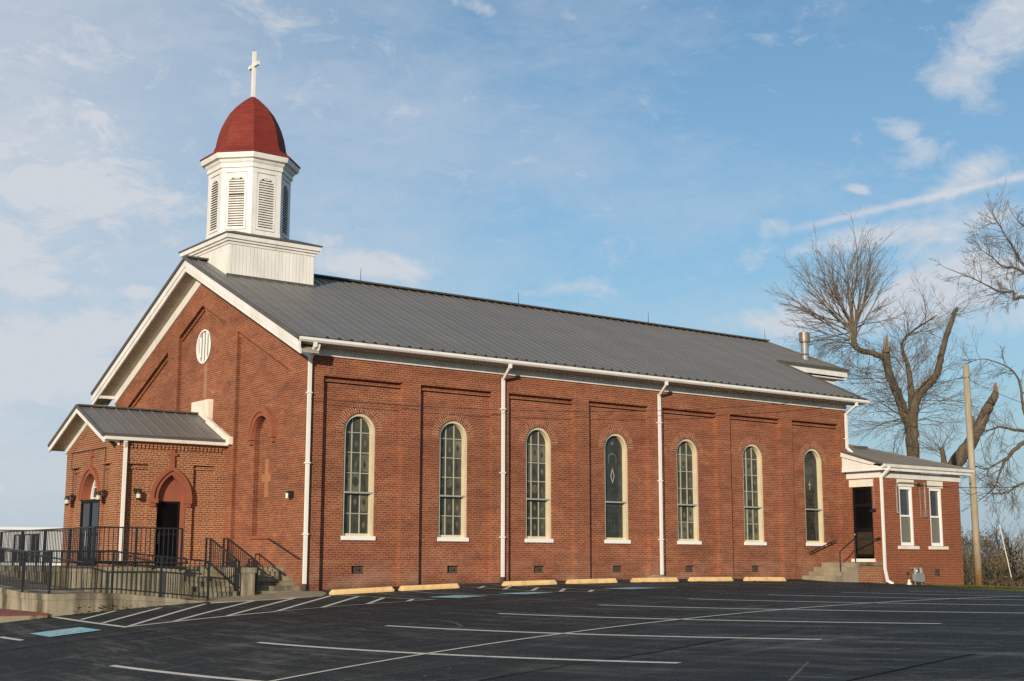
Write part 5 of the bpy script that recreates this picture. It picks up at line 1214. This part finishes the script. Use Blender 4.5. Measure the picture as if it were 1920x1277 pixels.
# spreading tree whose branches reach in from the right
D3 = 57; rng = random.Random(21)
t3 = thing('bare_tree', 'wide bare tree whose dark branches reach in from the right edge', 'tree', at(2110, 1112, D3), 'bare trees behind the church')
b = MB()
limb(b, [(2115, 1150, 44, 0), (2110, 980, 38, 0), (2100, 860, 34, 0), (2085, 740, 26, 0), (2070, 620, 18, .5), (2060, 520, 11, .5), (2050, 430, 5, .5)], D3, rng, 12)
LB = []
for px in ([(2085, 740, 14, 0), (2030, 640, 11, -.5), (1975, 575, 9, -.8), (1920, 557, 7, -1), (1903, 561, 5.5, -1), (1899, 547, 5, -1), (1877, 548, 4, -1.2), (1854, 537, 3, -1.5), (1826, 523, 2, -1.7), (1776, 503, 1, -2)],
           [(2070, 620, 12, 0), (2010, 570, 8, .5), (1955, 525, 6, .9), (1920, 511, 5, 1), (1901, 502, 4, 1), (1880, 500, 3, 1.2), (1860, 482, 2, 1.4), (1837, 467, 1, 1.5)],
           [(2065, 600, 11, .3), (1990, 560, 8, .8), (1920, 497, 6, 1.5), (1901, 467, 4, 1.6), (1882, 436, 2.6, 1.8), (1866, 408, 1.2, 2)],
           [(2060, 540, 10, 0), (2000, 480, 7, -.6), (1950, 440, 5, -1), (1922, 425, 3, -1.2), (1905, 410, 1.2, -1.3)],
           [(2100, 860, 16, 0), (2000, 850, 12, -.6), (1950, 835, 10, -.9), (1920, 830, 8, -1), (1890, 857, 6, -1), (1880, 873, 4.5, -1), (1872, 893, 3, -1.1), (1865, 913, 2.4, -1.2), (1835, 940, 1, -1.3)],
           [(2090, 800, 14, 0), (1990, 825, 9, .6), (1920, 808, 6, 1), (1900, 806, 5, 1), (1875, 800, 4, 1.2), (1862, 804, 3, 1.2), (1843, 810, 1.5, 1.4)],
           [(2090, 800, 13, .4), (1985, 800, 9, .4), (1930, 785, 6.5, 0), (1918, 760, 5, -.2), (1913, 723, 4, -.3), (1903, 700, 3.2, -.4), (1883, 685, 2.5, -.5), (1845, 673, 1.6, -.6), (1816, 680, .8, -.7)],
           [(2095, 840, 13, -.2), (1990, 890, 8, -.8), (1940, 900, 6, -1.2), (1905, 912, 4, -1.3), (1885, 925, 2.4, -1.4), (1850, 925, 1, -1.5)],
           [(1890, 857, 4, -1), (1868, 870, 3, -1.2), (1848, 880, 2, -1.4), (1826, 872, 1, -1.5)]):
    LB.append(limb(b, px, D3, rng, 7, .12))
b.build('trunk', M['bark'], t3, True)
b = MB()
for i, (P_, r_) in enumerate(LB):
    n_ = len(P_); sprout(b, P_, r_, rng, int(n_ * .38), n_ - 2, ((14 if i == 3 else 30) if i < 4 else 20) if i < 8 else 10, (.7 if i == 3 else 1.2) if i < 4 else 1.1, .0135, (0, 7, 3), .2 if i < 4 else -.05, .6, lean=-RT * .25, curl=.2)
    twig(b, P_[-1], P_[-1] - P_[-3], .7, r_[-1], 1, rng, .1, (0, 6, 3), .5)
b.build('crown', M['twig'], t3)
# far hedgerow: each tree its own
def far_tree(label, px, D, h, spread_, seed, kind, name='far_tree', base=None):
    rng = random.Random(seed); p = at(px, 1112, D); p.z = -3.2; top = p.z + h; t = thing(name, label, 'tree', p, 'hedgerow trees beyond the lawn')
    b = MB(); hh = h * (.42 if kind != 'bush' else .15); b.tube([p, p + Vector((rng.uniform(-.2, .2), 0, hh * .5)), p + Vector((rng.uniform(-.3, .3), 0, hh))], [.03 * h * .6 + .05, .03 * h * .45 + .04, .03 * h * .3 + .03], 7); b.build('trunk', M['bark'], t, True)
    b = MB(); c = p + Vector((0, 0, hh))
    if kind == 'bare':
        for i in range(10):
            a = rng.random() * 6.28; d = Vector((math.cos(a) * spread_, math.sin(a) * spread_, rng.uniform(.6, 1.5))); o = p + Vector((0, 0, hh * rng.uniform(.55, 1.0)))
            twig(b, o, d, (h - hh) * rng.uniform(.65, 1.05), .055, 0, rng, .35, (6, 4, 2), .5, .12, .008)
        b.build('crown', M['twig_far'], t)
    else:
        W = h * spread_; clumps = []
        for i in range(24):
            a = rng.random() * 6.28; rr = rng.random() ** .6; zz = rng.random(); w = math.sin(math.pi * min(1, .12 + zz * .86)) ** .6
            clumps.append((c + Vector((math.cos(a) * W * rr * w, math.sin(a) * W * rr * w, zz * (h - hh))), rng.uniform(.35, .8)))
        clumps = clumps[::1]
        for (q, r) in clumps:
            b2n = 44
            for j in range(b2n):
                v = Vector((rng.gauss(0, .5), rng.gauss(0, .5), rng.gauss(0, .36))) * r; s = rng.uniform(.035, .085); u = jit(rng, 1).normalized() * s; w_ = jit(rng, 1).normalized() * s
                e = q + v; b.add([e - u, e + w_, e + u, e - w_], [(0, 1, 2, 3)])
        for i in range(10):
            q, r = rng.choice(clumps); twig(b, c, q - c, (q - c).length, .05, 1, rng, .1, (0, 5, 3), .5, .12, .01)
        b.build('crown', M['leafbrown'] if kind == 'oak' else M['leafolive'], t)
far_tree('round greyish bush-like tree at the brick corner of the annex', 1818, 100, 5.9, .42, 1, 'olive')
far_tree('low olive thicket tree between the annex and the pole', 1800, 96, 4.6, .55, 2, 'olive')
far_tree('brown-leaved oak with a full crown just right of the pole base', 1866, 92, 5.2, .5, 3, 'oak')
far_tree('smaller brown-leaved oak low beside the guy wire', 1884, 86, 4.3, .52, 4, 'oak')
far_tree('mossy spreading tree behind the brown oaks', 1850, 108, 6.3, .36, 5, 'olive')
far_tree('tall thin bare tree behind the guy wire', 1884, 104, 7.3, .42, 6, 'bare')
far_tree('tall thin bare tree at the right edge of the hedgerow', 1912, 96, 7.2, .45, 7, 'bare')
far_tree('small bare tree between the two taller hedgerow trees', 1898, 110, 6.4, .5, 8, 'bare')
far_tree('low dark thicket at the right edge under the bare trees', 1925, 92, 3.6, .8, 9, 'olive')
far_tree('grey bare tree rising behind the annex corner', 1812, 112, 6.6, .4, 10, 'bare')

# long white steel shed far off to the left
D5 = 118; sh = thing('white_shed', 'long white ribbed steel shed seen beyond the platform railing', 'shed', at(0, 1056, D5))
P0 = at(-420, 1052, D5); P1 = at(260, 1052, D5); dv = (P1 - P0); dv.z = 0; dv.normalize(); nv = Vector((-dv.y, dv.x, 0)); Ls = (Vector((P1.x, P1.y, 0)) - Vector((P0.x, P0.y, 0))).length
b = MB()
def SP(u, w, z): v = P0 + dv * u + nv * w; return (v.x, v.y, z)
b.hexa([SP(0, 0, -6), SP(Ls, 0, -6), SP(Ls, 14, -6), SP(0, 14, -6), SP(0, 0, 3.2), SP(Ls, 0, 3.2), SP(Ls, 14, 3.2), SP(0, 14, 3.2)])
u = .25
while u < Ls: b.hexa([SP(u, -.03, -6), SP(u + .08, -.03, -6), SP(u + .08, .001, -6), SP(u, .001, -6), SP(u, -.03, 3.19), SP(u + .08, -.03, 3.19), SP(u + .08, .001, 3.19), SP(u, .001, 3.19)]); u += .6
b.build('wall', M['farwhite'], sh)
b = MB(); b.hexa([SP(-.3, -.4, 3.2), SP(Ls + .3, -.4, 3.2), SP(Ls + .3, 7, 3.21), SP(-.3, 7, 3.21), SP(-.3, -.4, 3.42), SP(Ls + .3, -.4, 3.42), SP(Ls + .3, 7, 3.6), SP(-.3, 7, 3.6)]); b.build('roof', M['farwhite'], sh)
